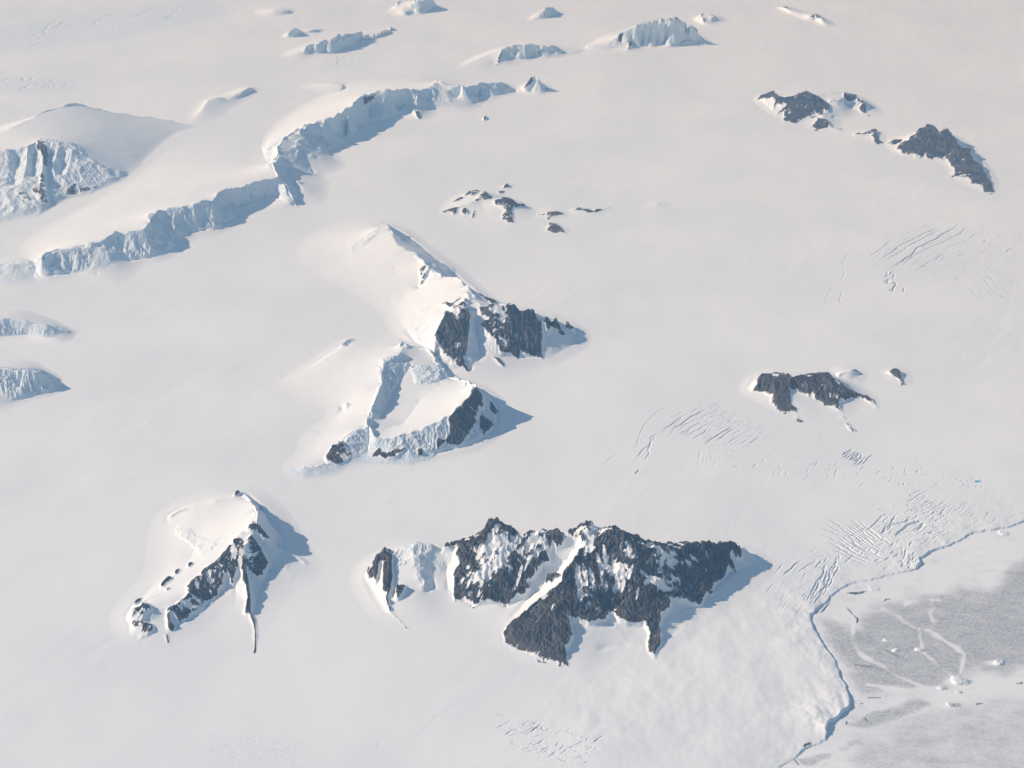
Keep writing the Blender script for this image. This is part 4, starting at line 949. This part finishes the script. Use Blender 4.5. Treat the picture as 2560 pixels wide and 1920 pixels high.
def crack(field, z, pts, w=30.0, d=14.0):
    xy = ground_xy(nat(z, pts), 0.0)
    # a little natural waviness
    s = sample_line(np.column_stack([xy, np.zeros(len(xy))]), 60.0)[:, :2]
    n = len(s)
    if n > 3:
        k = rng.integers(0, 9999)
        amp = w * 0.9
        t = np.arange(n)
        s = s + np.column_stack([noise(t * .35 + k, t * 0 + .5, 3), noise(t * .35 + k, t * 0 + .5, 4)]) * amp
    CRACKS.append((field, s, w, d))

def family(field, z, a, b, n, w=(18, 34), d=(8, 16), trim=(0.0, 0.35), skip=0.0, brk=1):
    """n cracks blended between two guide lines of the same vertex count"""
    a = np.array(a, float); b = np.array(b, float)
    for i in range(n):
        if rng.random() < skip: continue
        t = (i + rng.uniform(-.25, .25)) / max(1, n - 1)
        L = a + (b - a) * t
        s0 = rng.uniform(trim[0], trim[1]); s1 = 1 - rng.uniform(trim[0], trim[1])
        seg = np.hypot(*(L[1:] - L[:-1]).T); c = np.concatenate([[0], np.cumsum(seg)]); c /= c[-1]
        for e in range(brk):
            if brk > 1 and rng.random() < .22: continue
            g0 = s0 + (s1 - s0) * (e + rng.uniform(0, .25)) / brk; g1 = s0 + (s1 - s0) * (e + rng.uniform(.75, 1.02)) / brk
            q = np.linspace(g0, g1, 6)
            off = rng.uniform(-5, 5, 2) if brk > 1 else 0
            P = np.column_stack([np.interp(q, c, L[:, 0]), np.interp(q, c, L[:, 1])]) + off
            crack(field, z, P, rng.uniform(*w), rng.uniform(*d))

def dashes(field, z, poly, ang, n, ln, w=(14, 24), d=(5, 10), spread=15):
    poly = np.array(poly, float); lo, hi = poly.min(0), poly.max(0); k = 0
    while k < n:
        p = lo + rng.random(2) * (hi - lo)
        if sdist(np.array([p[0]]), np.array([p[1]]), poly)[0] < 0: continue
        a = R(ang + rng.uniform(-spread, spread)); L = rng.uniform(*ln)
        e = np.array([math.cos(a), -math.sin(a)]) * L / 2
        crack(field, z, [p - e, p + e * .1, p + e], rng.uniform(*w), rng.uniform(*d)); k += 1

FIELDS = {
    'upper': 'long parallel crevasses in the snow at the right edge below the double peaked nunatak',
    'middle': 'crevasses sweeping left below the flat topped grey nunatak',
    'fan': 'dense fan of crossing crevasses just above the ice front at lower right',
    'right': 'scattered short crevasses above the ice front by the blue pond',
    'lower': 'broken rough snow with faint cracks at the bottom centre',
    'far': 'faint bluish crevassed ice band at the upper left edge',
}
# upper right
for p, w in (([(970, 1325), (1010, 1295), (1090, 1235), (1170, 1175)], 26), ([(1210, 1170), (1330, 1112), (1430, 1073)], 16), ([(1500, 1045), (1560, 1012)], 14),
             ([(1035, 1362), (1100, 1310), (1190, 1242), (1300, 1182), (1430, 1122), (1560, 1058)], 34), ([(1075, 1372), (1150, 1315), (1230, 1262), (1400, 1165), (1500, 1120), (1590, 1088)], 28),
             ([(1120, 1422), (1200, 1362), (1290, 1300), (1350, 1238), (1420, 1205), (1500, 1160), (1600, 1105), (1690, 1045)], 40), ([(1235, 1382), (1250, 1360), (1330, 1292), (1450, 1235), (1560, 1185), (1650, 1140), (1750, 1100)], 28),
             ([(1360, 1255), (1440, 1215), (1560, 1180)], 24), ([(1280, 1390), (1420, 1325), (1560, 1290), (1600, 1280)], 20), ([(1330, 1400), (1400, 1370), (1470, 1330), (1560, 1285)], 26), ([(1380, 1465), (1480, 1415), (1640, 1355)], 18),
             ([(1615, 1160), (1690, 1110), (1730, 1082)], 30), ([(1730, 1170), (1775, 1140)], 30), ([(1830, 1205), (1850, 1175)], 30), ([(2005, 1285), (2020, 1255), (2080, 1250)], 28), ([(790, 1390), (795, 1345), (830, 1287)], 18), ([(775, 1492), (805, 1440), (803, 1400)], 22),
             ([(830, 1290), (895, 1255)], 14), ([(650, 1655), (680, 1590), (725, 1522)], 18), ([(765, 1655), (780, 1590), (800, 1545)], 20), ([(930, 1440), (970, 1428)], 22), ([(1640, 1290), (1760, 1265)], 18), ([(1800, 1285), (1860, 1270)], 18), ([(1590, 1240), (1690, 1185)], 22)):
    crack('upper', 'z6', p, w * .8, w * .45)
dashes('upper', 'z6', [(1080, 1440), (1160, 1430), (1250, 1560), (1160, 1570), (1080, 1510)], 60, 14, (25, 60), (20, 34), (10, 20), 30)
dashes('upper', 'z6', [(1500, 1430), (2120, 1480), (2120, 1620), (1850, 1620), (1500, 1480)], -35, 26, (30, 80), (14, 26), (6, 12), 14)
dashes('upper', 'z6', [(1300, 1100), (2000, 1150), (2050, 1400), (1400, 1450)], 28, 14, (25, 70), (14, 22), (5, 10), 10)
family('upper', 'z6', [(985, 1330), (1100, 1225), (1300, 1125), (1540, 1020)], [(1400, 1470), (1480, 1420), (1640, 1360), (1790, 1290)], 24, (11, 20), (5, 10), (0, .2), 0, 3)
family('upper', 'z6', [(1600, 1200), (1700, 1150), (1760, 1110)], [(1900, 1330), (2000, 1270), (2100, 1210)], 10, (10, 16), (4, 8), (0, .3), .2, 2)
# middle
for p, w in (([(45, 580), (110, 530), (165, 512)], 16), ([(165, 526), (230, 482), (242, 430), (270, 370), (330, 310), (430, 255)], 18), ([(210, 560), (250, 515), (290, 480), (300, 440), (350, 400)], 26), ([(265, 562), (295, 520), (290, 490), (330, 420)], 26),
             ([(180, 415), (195, 470)], 12), ([(358, 402), (400, 375), (480, 325)], 28), ([(390, 410), (440, 380), (520, 325), (600, 285)], 30), ([(500, 310), (545, 290)], 24), ([(410, 405), (480, 372), (590, 320), (690, 287)], 20), ([(440, 425), (520, 380), (570, 350)], 26),
             ([(470, 435), (560, 390), (640, 345)], 22), ([(510, 448), (560, 420), (595, 390)], 26), ([(570, 475), (620, 440), (690, 400), (722, 375)], 30), ([(640, 450), (690, 420), (735, 385)], 24), ([(660, 475), (700, 465), (745, 430)], 22), ([(755, 470), (800, 445)], 18),
             ([(800, 470), (835, 450), (860, 432)], 26), ([(540, 585), (548, 540), (555, 500)], 14), ([(600, 560), (612, 500)], 10), ([(585, 600), (590, 570)], 10), ([(218, 625), (245, 602)], 34), ([(560, 655), (610, 640)], 16), ([(725, 588), (750, 578)], 24),
             ([(700, 360), (715, 350)], 24), ([(580, 355), (600, 348)], 24), ([(540, 265), (575, 255)], 20), ([(580, 232), (635, 220)], 18), ([(720, 250), (765, 238)], 16), ([(880, 450), (905, 435)], 18)):
    crack('middle', 'z8', p, w * .8, w * .45)
family('middle', 'z8', [(300, 440), (400, 345), (540, 275), (620, 225)], [(760, 490), (840, 450), (900, 430), (950, 400)], 22, (11, 19), (5, 9), (0, .2), 0, 3)
family('middle', 'z8', [(1100, 400), (1200, 440), (1260, 480)], [(1060, 420), (1180, 470), (1240, 520)], 4, (10, 16), (4, 7), (0, .2), 0, 4)
family('middle', 'z8', [(545, 590), (556, 540), (565, 490)], [(660, 600), (668, 560), (680, 520)], 7, (9, 13), (3, 6), (0, .3))
family('middle', 'z8', [(1270, 540), (1310, 510), (1350, 485)], [(1340, 610), (1400, 560), (1450, 515)], 9, (20, 32), (9, 17), (0, .2))
dashes('middle', 'z8', [(800, 520), (1250, 560), (1350, 640), (1000, 650), (800, 570)], 30, 26, (15, 40), (12, 22), (4, 9), 40)
dashes('middle', 'z8', [(560, 440), (760, 500), (800, 560), (620, 520)], -20, 10, (30, 70), (10, 18), (4, 8), 12)
dashes('middle', 'z8', [(1330, 560), (1700, 610), (1650, 700), (1350, 690)], 40, 20, (15, 40), (12, 22), (4, 9), 25)
# right, by the pond
dashes('right', 'z8', [(1660, 560), (2000, 650), (2020, 700), (1760, 680), (1640, 600)], -10, 34, (12, 36), (12, 22), (4, 9), 35)
family('right', 'z8', [(1560, 790), (1640, 730), (1720, 690)], [(1760, 860), (1880, 800), (1960, 750)], 12, (14, 24), (5, 10), (0, .4))
dashes('right', 'z8', [(1500, 790), (1700, 760), (1950, 800), (1900, 880), (1700, 860)], 35, 22, (20, 60), (12, 22), (5, 9), 12)
dashes('right', 'z8', [(1780, 30), (2000, 80), (2000, 160), (1800, 110)], -25, 8, (20, 60), (12, 18), (4, 7), 10)
dashes('right', 'z8', [(2010, 320), (2190, 340), (2190, 400), (2050, 400)], -25, 10, (15, 40), (12, 18), (4, 7), 10)
# fan: two crossing families
family('fan', 'z9', [(890, 98), (960, 150), (1060, 235), (1150, 300), (1210, 350)], [(640, 250), (760, 300), (900, 380), (1020, 425), (1100, 450)], 17, (20, 34), (9, 17), (0, .14))
family('fan', 'z9', [(700, 115), (800, 170), (900, 215)], [(690, 180), (790, 220), (880, 260)], 3, (18, 26), (8, 12), (0, .1))
family('fan', 'z9', [(1110, 90), (1050, 150), (950, 215), (850, 270), (790, 310)], [(1310, 290), (1270, 350), (1200, 390), (1120, 430), (1050, 450)], 9, (14, 26), (6, 13), (0, .15), 0, 5)
family('fan', 'z9', [(1500, 30), (1330, 90), (1200, 150)], [(1560, 210), (1420, 250), (1300, 310)], 12, (13, 22), (6, 10), (0, .25), 0, 3)
family('fan', 'z9', [(1330, 72), (1250, 90), (1160, 98)], [(1450, 215), (1350, 240), (1270, 290)], 5, (22, 34), (9, 16), (0, .3))
for p, w in (([(1370, 150), (1290, 160), (1240, 185), (1190, 222), (1170, 250)], 40), ([(1350, 160), (1325, 190), (1305, 205)], 48), ([(1300, 128), (1240, 148), (1170, 170), (1110, 215), (1070, 245)], 38), ([(1185, 110), (1150, 150), (1100, 200), (1060, 240)], 30),
             ([(1400, 215), (1370, 230)], 36), ([(1130, 95), (1080, 130), (1010, 200), (960, 220)], 26), ([(490, 487), (520, 450), (560, 420), (600, 395)], 30), ([(560, 470), (620, 430), (700, 390)], 22), ([(380, 515), (430, 480), (490, 405)], 18), ([(380, 585), (430, 530)], 16), ([(565, 720), (605, 665)], 12),
             ([(545, 590), (530, 600)], 14)):
    crack('fan', 'z9', p, w, w * .5)
family('fan', 'z9', [(750, 390), (710, 470), (670, 560), (625, 650)], [(850, 380), (790, 480), (760, 560), (680, 650)], 8, (18, 32), (8, 15), (0, .35))
family('fan', 'z9', [(640, 560), (610, 600), (590, 660)], [(740, 570), (690, 630), (650, 690)], 6, (14, 22), (6, 11), (0, .3))
dashes('fan', 'z9', [(700, 370), (880, 370), (900, 470), (780, 560), (690, 600)], 65, 14, (30, 70), (20, 34), (8, 16), 18)
dashes('fan', 'z9', [(1180, 330), (1310, 370), (1290, 430), (1180, 440)], 70, 14, (20, 60), (18, 30), (8, 16), 25)
dashes('fan', 'z9', [(1000, 60), (1500, 20), (1900, 120), (1700, 220), (1400, 300)], 30, 60, (20, 60), (10, 18), (5, 9), 14)
dashes('fan', 'z9', [(380, 420), (640, 400), (620, 650), (480, 700)], 52, 16, (30, 80), (9, 15), (4, 7), 8)
family('fan', 'z9', [(640, 330), (760, 350), (900, 420)], [(620, 420), (700, 430), (780, 470)], 6, (12, 20), (6, 10), (0, .3), 0, 2)
# bottom centre
for p, w in (([(890, 1625), (900, 1590), (940, 1550), (1010, 1515)], 8), ([(820, 1625), (818, 1600)], 8), ([(960, 1535), (1010, 1512)], 10), ([(850, 1580), (858, 1530)], 6)):
    crack('lower', 'z0', p, w, w * .5)
dashes('lower', 'z0', [(1080, 1540), (1300, 1590), (1260, 1659), (1080, 1600)], 12, 80, (8, 30), (11, 20), (5, 10), 30)
dashes('lower', 'z0', [(430, 1580), (640, 1600), (640, 1650), (480, 1650)], -15, 26, (10, 30), (10, 16), (4, 7), 25)
# far upper left
dashes('far', 'z4', [(0, 90), (350, 90), (500, 130), (460, 165), (0, 175)], 25, 46, (18, 46), (30, 60), (10, 22), 30)
dashes('far', 'z0', [(0, 60), (230, 30), (430, 5), (480, 30), (250, 75), (0, 110)], 15, 40, (14, 40), (40, 80), (10, 22), 22)
dashes('far', 'z7', [(390, 200), (490, 195), (490, 230), (400, 230)], 60, 8, (14, 26), (30, 45), (8, 16), 12)

# dark leads in the sea ice: (z9 line, width, label)
LEADS = [
    ([(875, 592), (930, 594), (985, 584)], 34, 'dark spindle shaped lead on the white ice below the crevasse fan'),
    ([(715, 712), (740, 680), (765, 655)], 20, 'short slanting dark lead beside the ice front'),
    ([(872, 680), (890, 700), (915, 725)], 17, 'thin dark lead leaning right above the grey ice'),
    ([(915, 728), (938, 748), (935, 775)], 20, 'short dark lead where the grey ice begins'),
    ([(1100, 640), (1118, 628), (1135, 628)], 20, 'tiny dark lead at the top of the winding pale bands'),
    ([(870, 1375), (872, 1395)], 18, 'tiny dark upright lead near the bottom of the ice front'),
    ([(980, 1350), (998, 1375)], 14, 'tiny slanted dark lead in the lower grey band'),
    ([(950, 1265), (975, 1268)], 12, 'tiny flat dark lead on the white floe by the front'),
    ([(610, 1530), (625, 1515), (655, 1508)], 30, 'short dark crack at the bottom end of the ice front'),
    ([(550, 1600), (580, 1640)], 16, 'short dark crack at the very bottom edge'),
    ([(1910, 1142), (1950, 1140)], 16, 'tiny dark lead at the right edge'),
    ([(1660, 1270), (1700, 1265)], 16, 'faint grey lead right of the three dark tailed icebergs'),
    ([(910, 1028), (1050, 1045)], 13, 'hairline lead across the middle of the grey ice'),
    ([(1000, 1230), (1080, 1230)], 12, 'hairline lead at the lower rim of the grey ice'),
    ([(1090, 930), (1200, 985)], 13, 'hairline lead left of the winding pale bands'),
]
GREY = [('z9', [(690, 750), (760, 742), (830, 768), (930, 770), (965, 702), (1060, 680), (1120, 642), (1290, 600), (1400, 605), (1480, 565), (1560, 545), (1700, 560), (1800, 540), (1860, 430), (1960, 370), (2400, 300), (2400, 1200), (1960, 1060), (1850, 1090), (1700, 1090), (1600, 1130), (1500, 1150),
               (1400, 1185), (1100, 1215), (960, 1235), (900, 1150), (850, 1050), (790, 950), (740, 870)], 1.0, 100),
        ('z9', [(870, 1390), (1000, 1335), (1150, 1275), (1300, 1250), (1400, 1280), (1300, 1330), (1150, 1380), (1000, 1410)], .95, 35),
        ('z9', [(930, 1450), (1250, 1290), (1500, 1230), (1750, 1200), (2000, 1180), (2300, 1200), (2300, 1900), (900, 1900), (830, 1560)], .66, 150),
        ('z9', [(540, 1600), (620, 1590), (770, 1570), (760, 1620), (620, 1645)], .8, 22),
        ('z9', [(780, 1540), (880, 1500), (1010, 1490), (990, 1525), (820, 1560)], .7, 20)]
VEINS = [([(910, 762), (905, 860), (955, 960), (1000, 995), (1100, 1045), (1200, 1105), (1270, 1140), (1360, 1175)], 11), ([(1085, 690), (1150, 715), (1220, 762), (1300, 810), (1370, 818), (1440, 860), (1540, 918), (1590, 970), (1570, 1080)], 12),
         ([(1395, 625), (1378, 720), (1405, 800), (1350, 822)], 14), ([(1310, 812), (1332, 945), (1450, 1050), (1520, 1110), (1580, 1155)], 12), ([(1230, 650), (1310, 640), (1440, 640)], 12), ([(1000, 1150), (1200, 1190), (1400, 1180)], 12)]
# small icebergs frozen in the sea ice: (z9 x, y, length m, height m, label, darker grey tail to the right px)
BERGS = [(1172, 940, 90, 16, 'small white iceberg frozen in the middle of the grey ice, left of a paler twin', 22), (1312, 938, 110, 18, 'pale iceberg in the grey ice where two pale bands meet', 20), (1800, 1018, 150, 26, 'isolated white iceberg with a dark tail near the right edge', 50),
         (1560, 1128, 230, 34, 'largest white iceberg at the foot of the pale bands with a dark tail', 48), (1500, 1272, 100, 18, 'lowest white iceberg with a short dark tail', 45), (1450, 1170, 110, 16, 'flat iceberg left of the largest one beside a dark patch', 26), (1110, 880, 80, 12, 'smallest white iceberg in the left of the grey ice', 14),
         (1555, 1195, 80, 12, 'small iceberg just below the largest one', 16), (1040, 562, 190, 10, 'blocky white ice slab pressed up below the crevasse fan', 0), (1830, 228, 170, 16, 'white iceberg cluster against the ice front near the right edge', 0)]

# ------------------------------------------------------------------ the ground sheet (a fan of rows and columns from below the aircraft)
def build_ground():
    t0 = time.time()
    vrow = np.concatenate([np.arange(2900, 2330, -6.0), np.arange(2330, 1960, -3.0), np.arange(1960, 1180, -2.1), np.arange(1180, 560, -1.7), np.arange(560, -60, -2.0)])
    e = PITCH + np.arctan((vrow - 960) / FPX)
    yr = CAM_H / np.tan(e)
    yr = np.concatenate([[200, 2500, 5000], yr[yr > 6500], np.geomspace(yr[-1] * 1.06, 600000, 22)])
    k = np.concatenate([np.arange(-2300, -120, 60.0), np.arange(-120, 1300, 3.4), np.arange(1300, 2720, 1.75), np.arange(2720, 4900, 60.0)])
    sl = (k - 1280) / FPX
    YY, SS = np.meshgrid(yr, sl, indexing='ij')
    # columns open with slant distance so that they stay near the sight lines
    X = SS * (YY * CP + CAM_H * SP); Y = YY
    nr, nc = X.shape
    Zb, sd, hs = snow_level(X, Y, True)
    print('ground', nr, nc, '%.1fs' % (time.time() - t0))
    Z = Zb
    # general roughness of the crevassed and rough places
    rough = np.zeros(X.shape)
    U, Vv = to_px(X, Y, Z)
    for z, p, a, sf in (('z9', [(620, 420), (720, 300), (900, 250), (1100, 200), (1300, 180), (1330, 380), (1280, 440), (1000, 480), (800, 560), (650, 690), (600, 600)], 1.0, 40), ('z4', [(-50, 90), (350, 90), (520, 130), (460, 175), (-50, 190)], 1.5, 12),
                        ('z0', [(-50, 70), (230, 30), (430, -5), (500, 25), (250, 85), (-50, 120)], 1.5, 14), ('z0', [(1080, 1540), (1300, 1590), (1260, 1680), (1080, 1620)], .8, 20), ('z0', [(430, 1575), (640, 1600), (650, 1670), (450, 1670)], .6, 24), ('z9', [(1350, 20), (1900, 60), (1900, 140), (1600, 240), (1400, 300), (1250, 330)], .5, 40), ('z6', [(1080, 1440), (1160, 1430), (1250, 1560), (1160, 1570), (1080, 1510)], 1.2, 6)):
        pp = nat(z, p); bb = (U > pp[:, 0].min() - 60) & (U < pp[:, 0].max() + 60) & (Vv > pp[:, 1].min() - 60) & (Vv < pp[:, 1].max() + 60)
        rough[bb] += a * smooth(-sf, sf, sdist(U[bb], Vv[bb], pp))
    m = rough > 0.01
    Z[m] += rough[m] * (2.2 * fbm(X[m], Y[m], 130, 3, 91) + 1.5 * fbm(X[m], Y[m], 45, 2, 92))
    sea = sd > 0
    blocks = sea & (sd < 1500)
    Z[blocks] += np.exp(-sd[blocks] / 420) * (3.2 * np.maximum(0, fbm(X[blocks], Y[blocks], 110, 3, 95)) + 1.5 * fbm(X[blocks], Y[blocks], 40, 2, 96))
    # ice front crack: a moat on the sea side
    fm = (np.abs(sd) < 200)
    depth = np.zeros(X.shape)
    Z[fm] -= smooth(18, 34, hs[fm]) * 6.0 * np.exp(-((sd[fm] - 16) / 16.0) ** 2)
    # crevasses
    cid = np.full(X.shape, -1, int)
    rows_y = Y[:, 0]
    CP2 = (YY * CP + CAM_H * SP)[:, 0]
    def carve(line, w, d, ident, taper=True):
        r0 = np.searchsorted(rows_y, line[:, 1].min() - 3 * w); r1 = np.searchsorted(rows_y, line[:, 1].max() + 3 * w) + 1
        dd = CP2[r0:r1].min(), CP2[min(r1, nr) - 1]
        ss = np.concatenate([(line[:, 0].min() - 3 * w) / np.array(dd), (line[:, 0].max() + 3 * w) / np.array(dd)])
        c0 = np.searchsorted(sl, ss.min()); c1 = np.searchsorted(sl, ss.max()) + 1
        if r1 <= r0 or c1 <= c0: return
        sx = np.s_[r0:r1, c0:c1]
        dist, t = pdist(X[sx], Y[sx], line)
        tp = np.clip(np.minimum(t, 1 - t) * 5, 0.12, 1) if taper else 1
        ww = w * (0.35 + 0.65 * tp)
        prof = np.clip(1 - (dist / (ww * .62)) ** 2, 0, 1)
        lip = np.exp(-((dist - ww * .95) / (ww * .35)) ** 2) * .10
        Z[sx] += d * tp * (lip - prof)
        hit = prof > .12
        cid[sx] = np.where(hit, ident, cid[sx])
    for i, (f, line, w, d) in enumerate(CRACKS): carve(line, w * .85, d * 1.0, i)
    nC = len(CRACKS)
    lead = np.zeros(X.shape)
    for j, (p, w, lab) in enumerate(LEADS):
        l = sample_line(np.column_stack([ground_xy(nat('z9', p), 0.0), np.zeros(len(p))]), 30)[:, :2]
        carve(l, w * 1.0, 7.0, nC + j)
    lead[cid >= nC] = 1.0
    # grey bare ice
    grey = np.zeros(X.shape)
    U, Vv = to_px(X, Y, Z)
    bx = (U > 1750) & (U < 2800) & (Vv > 1300) & (Vv < 2100) & sea
    ub, vb = U[bx], Vv[bx]; xb, yb = X[bx], Y[bx]
    wob = 26 * fbm(xb, yb, 480, 4, 120); wob2 = 26 * fbm(xb, yb, 480, 4, 121)
    gv = np.zeros(ub.shape)
    for z, p, a, sf in GREY:
        gv = np.maximum(gv, a * smooth(-sf * .41, sf * .41, sdist(ub + wob * .7, vb + wob2 * .7, nat(z, p))))
    for p, w in VEINS:
        dd, t = pdist(ub + wob * .3, vb + wob2 * .3, nat('z9', p)); ww = w * .41 * np.clip(1.0 + 1.6 * fbm(xb, yb, 260, 3, 130), .25, 2.2)
        gv *= 1 - 0.7 * (1 - smooth(ww * .1, ww * 1.7, dd)) * np.clip(.75 + 1.2 * fbm(xb, yb, 380, 2, 131), .2, 1)
    for x, y, L, H, lab, tail in BERGS:
        if not tail: continue
        cx, cy = nat('z9', [(x, y)])[0]; tl = tail * .41
        d1 = ((ub - cx - tl * .9) / tl) ** 2 + ((vb - cy - 2) / (tl * .36)) ** 2
        gv = np.maximum(gv, 1.5 * np.exp(-d1 * 1.3))
        d2 = ((ub - cx + tl * .8) / (tl * 1.1)) ** 2 + ((vb - cy - 1) / (tl * .38)) ** 2
        gv *= 1 - .9 * np.exp(-d2 * 1.4)
    grey[bx] = np.clip(gv, 0, 1.4)
    # blue tint of bare far ice
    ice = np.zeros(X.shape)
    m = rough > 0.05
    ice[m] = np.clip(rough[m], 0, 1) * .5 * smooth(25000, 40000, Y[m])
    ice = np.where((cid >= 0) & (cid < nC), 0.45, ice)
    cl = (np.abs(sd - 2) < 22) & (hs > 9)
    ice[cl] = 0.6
    V = np.stack([X, Y, Z], -1).reshape(-1, 3)
    nrm = grid_normals(X, Y, Z).reshape(-1, 3)
    F = grid_faces(nr, nc)
    q = lambda a: (a[:-1, :-1].astype(np.float32) + a[:-1, 1:] + a[1:, 1:] + a[1:, :-1]) / 4
    fsd = q(sd)
    fcid = np.maximum.reduce([cid[:-1, :-1], cid[:-1, 1:], cid[1:, 1:], cid[1:, :-1]])
    fcid = np.where((cid[:-1, :-1] >= 0).astype(int) + (cid[:-1, 1:] >= 0) + (cid[1:, 1:] >= 0) + (cid[1:, :-1] >= 0) >= 2, fcid, -1)
    front = (np.abs(fsd - 2) < 12) & (q(hs) > 8) & (fcid < 0) & (Y[:-1, :-1] < 26000)
    lab, sizes = components(front)
    front = lab == int(np.argmax(sizes))
    fsea = (fsd > 0) & ~front
    at = {'rock': np.zeros(X.size), 'ice': ice.ravel(), 'grey': grey.ravel(), 'lead': lead.ravel()}
    gl = mesh_from('snowfield', V, nrm, F[(fcid < 0) & ~fsea & ~front], MAT['glacier_surface'], at); gl['kind'] = 'structure'
    se = mesh_from('sea_ice', V, nrm, F[(fcid < 0) & fsea], MAT['sea_ice_surface'], at); se['kind'] = 'structure'
    o = mesh_from('glacier_cliff', V, nrm, F[front], MAT['glacier_surface'], at, None, (float(X[:-1, :-1][front].mean()), float(Y[:-1, :-1][front].mean()), 0.0))
    tag(o, 'long shadowed ice cliff line between the glacier and the grey sea ice', 'ice cliff')
    order = np.argsort(fcid, axis=None, kind='stable'); vals = fcid.ravel()[order]
    Ff = F.reshape(-1, 4)
    roots = {}; count = {}
    def faces(i):
        return Ff[order[np.searchsorted(vals, i):np.searchsorted(vals, i, 'right')]]
    extra = {}
    lens = [(-len(faces(i)), i) for i in range(nC)]
    for nl, i in sorted(lens):
        f = CRACKS[i][0]; fa = faces(i)
        if not len(fa): continue
        if f not in roots:
            c = V[fa.ravel()].mean(0); roots[f] = (tag(empty('crevasse_field', c), FIELDS[f], 'crevasse field'), c); count[f] = 0
        count[f] += 1
        if count[f] > 99: extra.setdefault(f, []).append(fa); continue
        mesh_from('crevasse', V, nrm, fa, MAT['glacier_surface'], at, roots[f][0], roots[f][1])
    for f, l in extra.items():
        o = mesh_from('small_crevasses', V, nrm, np.concatenate(l), MAT['glacier_surface'], at, roots[f][0], roots[f][1]); o['kind'] = 'stuff'
    for j, (p, w, lab) in enumerate(LEADS):
        fa = faces(nC + j)
        if not len(fa): continue
        c = V[fa.ravel()].mean(0)
        tag(mesh_from('ice_lead', V, nrm, fa, MAT['sea_ice_surface'], at, None, c), lab, 'ice crack', 'dark leads in the sea ice')
    print('ground done %.1fs' % (time.time() - t0), count)

build_ground()

# ------------------------------------------------------------------ icebergs frozen into the sea ice
import bmesh
for i, (x, y, L, H, lab, tail) in enumerate(BERGS):
    c = ground_xy(nat('z9', [(x, y)]), 0.0)[0]
    z0 = float(snow_level(c[:1], c[1:])[0])
    bm = bmesh.new()
    bmesh.ops.create_icosphere(bm, subdivisions=4, radius=1.0)
    rr = np.random.default_rng(300 + i)
    P = np.array([v.co for v in bm.verts])
    hgt = np.clip(P[:, 2], -.3, 1)
    n1 = fbm(P[:, 0] + i * 7.7, P[:, 1] + 3.1, .7, 3, 400 + i); n2 = fbm(P[:, 0] * 1.3, P[:, 1] * 1.3, .35, 2, 430 + i)
    r = 1 + .28 * n1
    lean = .3 * P[:, 0]
    for k, v in enumerate(bm.verts):
        top = (np.sign(P[k, 2]) * abs(P[k, 2]) ** .7) * (1 + .35 * n1[k] + .1 * n2[k]) - (lean[k] if P[k, 2] > 0 else 0)
        v.co = (P[k, 0] * r[k] * L * .5, P[k, 1] * r[k] * L * .36, top * H)
    me = bpy.data.meshes.new('iceberg'); bm.to_mesh(me); bm.free()
    me.materials.append(MAT['berg'])
    o = bpy.data.objects.new('iceberg', me); COL.objects.link(o)
    o.location = (c[0], c[1], z0 - 1.0); o.rotation_euler = (0, 0, rr.uniform(-.6, .6))
    tag(o, lab, 'iceberg', 'icebergs frozen in the sea ice')

# ------------------------------------------------------------------ melt pond
c = nat('z8', [(1973, 663)])
ang = np.linspace(0, 2 * np.pi, 40, endpoint=False)
rim = np.column_stack([c[0, 0] + np.cos(ang) * (7.5 + 1.6 * np.cos(3 * ang + 1)), c[0, 1] + np.sin(ang) * (3.0 + .7 * np.cos(2 * ang))])
rx = ground_xy(rim, 0.0); cc = rx.mean(0)
zc = float(snow_level(rx[:, 0], rx[:, 1]).mean())
me = bpy.data.meshes.new('pond')
inner = [(p[0] - cc[0], p[1] - cc[1], 3.2) for p in rx]; outer = [((p[0] - cc[0]) * 1.25, (p[1] - cc[1]) * 1.25, -6.0) for p in rx]
me.from_pydata(inner + outer, [], [tuple(range(40))] + [(i, 40 + i, 40 + (i + 1) % 40, (i + 1) % 40) for i in range(40)])
me.materials.append(MAT['pond'])
o = bpy.data.objects.new('pond', me); COL.objects.link(o); o.location = (cc[0], cc[1], zc); o['kind'] = 'structure'

# ------------------------------------------------------------------ the air
m, nt, ns, ln = nodes('haze')
pv = ns.new('ShaderNodeVolumePrincipled'); oo = ns.new('ShaderNodeOutputMaterial')
pv.inputs['Color'].default_value = (0.32, 0.62, 1.0, 1); pv.inputs['Absorption Color'].default_value = (1, 1, 1, 1); pv.inputs['Density'].default_value = HAZE_DENSITY; pv.inputs['Anisotropy'].default_value = 0.15
ln.new(pv.outputs[0], oo.inputs['Volume'])
me = bpy.data.meshes.new('haze')
bx = [(x, y, z) for z in (-260.0, CAM_H + 60.0) for x, y in ((-650000, -30000), (650000, -30000), (650000, 620000), (-650000, 620000))]
me.from_pydata(bx, [], [(3, 2, 1, 0), (4, 5, 6, 7), (0, 1, 5, 4), (1, 2, 6, 5), (2, 3, 7, 6), (3, 0, 4, 7)])
me.materials.append(m)
if HAZE_DENSITY > 0:
    o = bpy.data.objects.new('haze', me); COL.objects.link(o); o['kind'] = 'stuff'
print('script %.1fs' % (time.time() - T0))
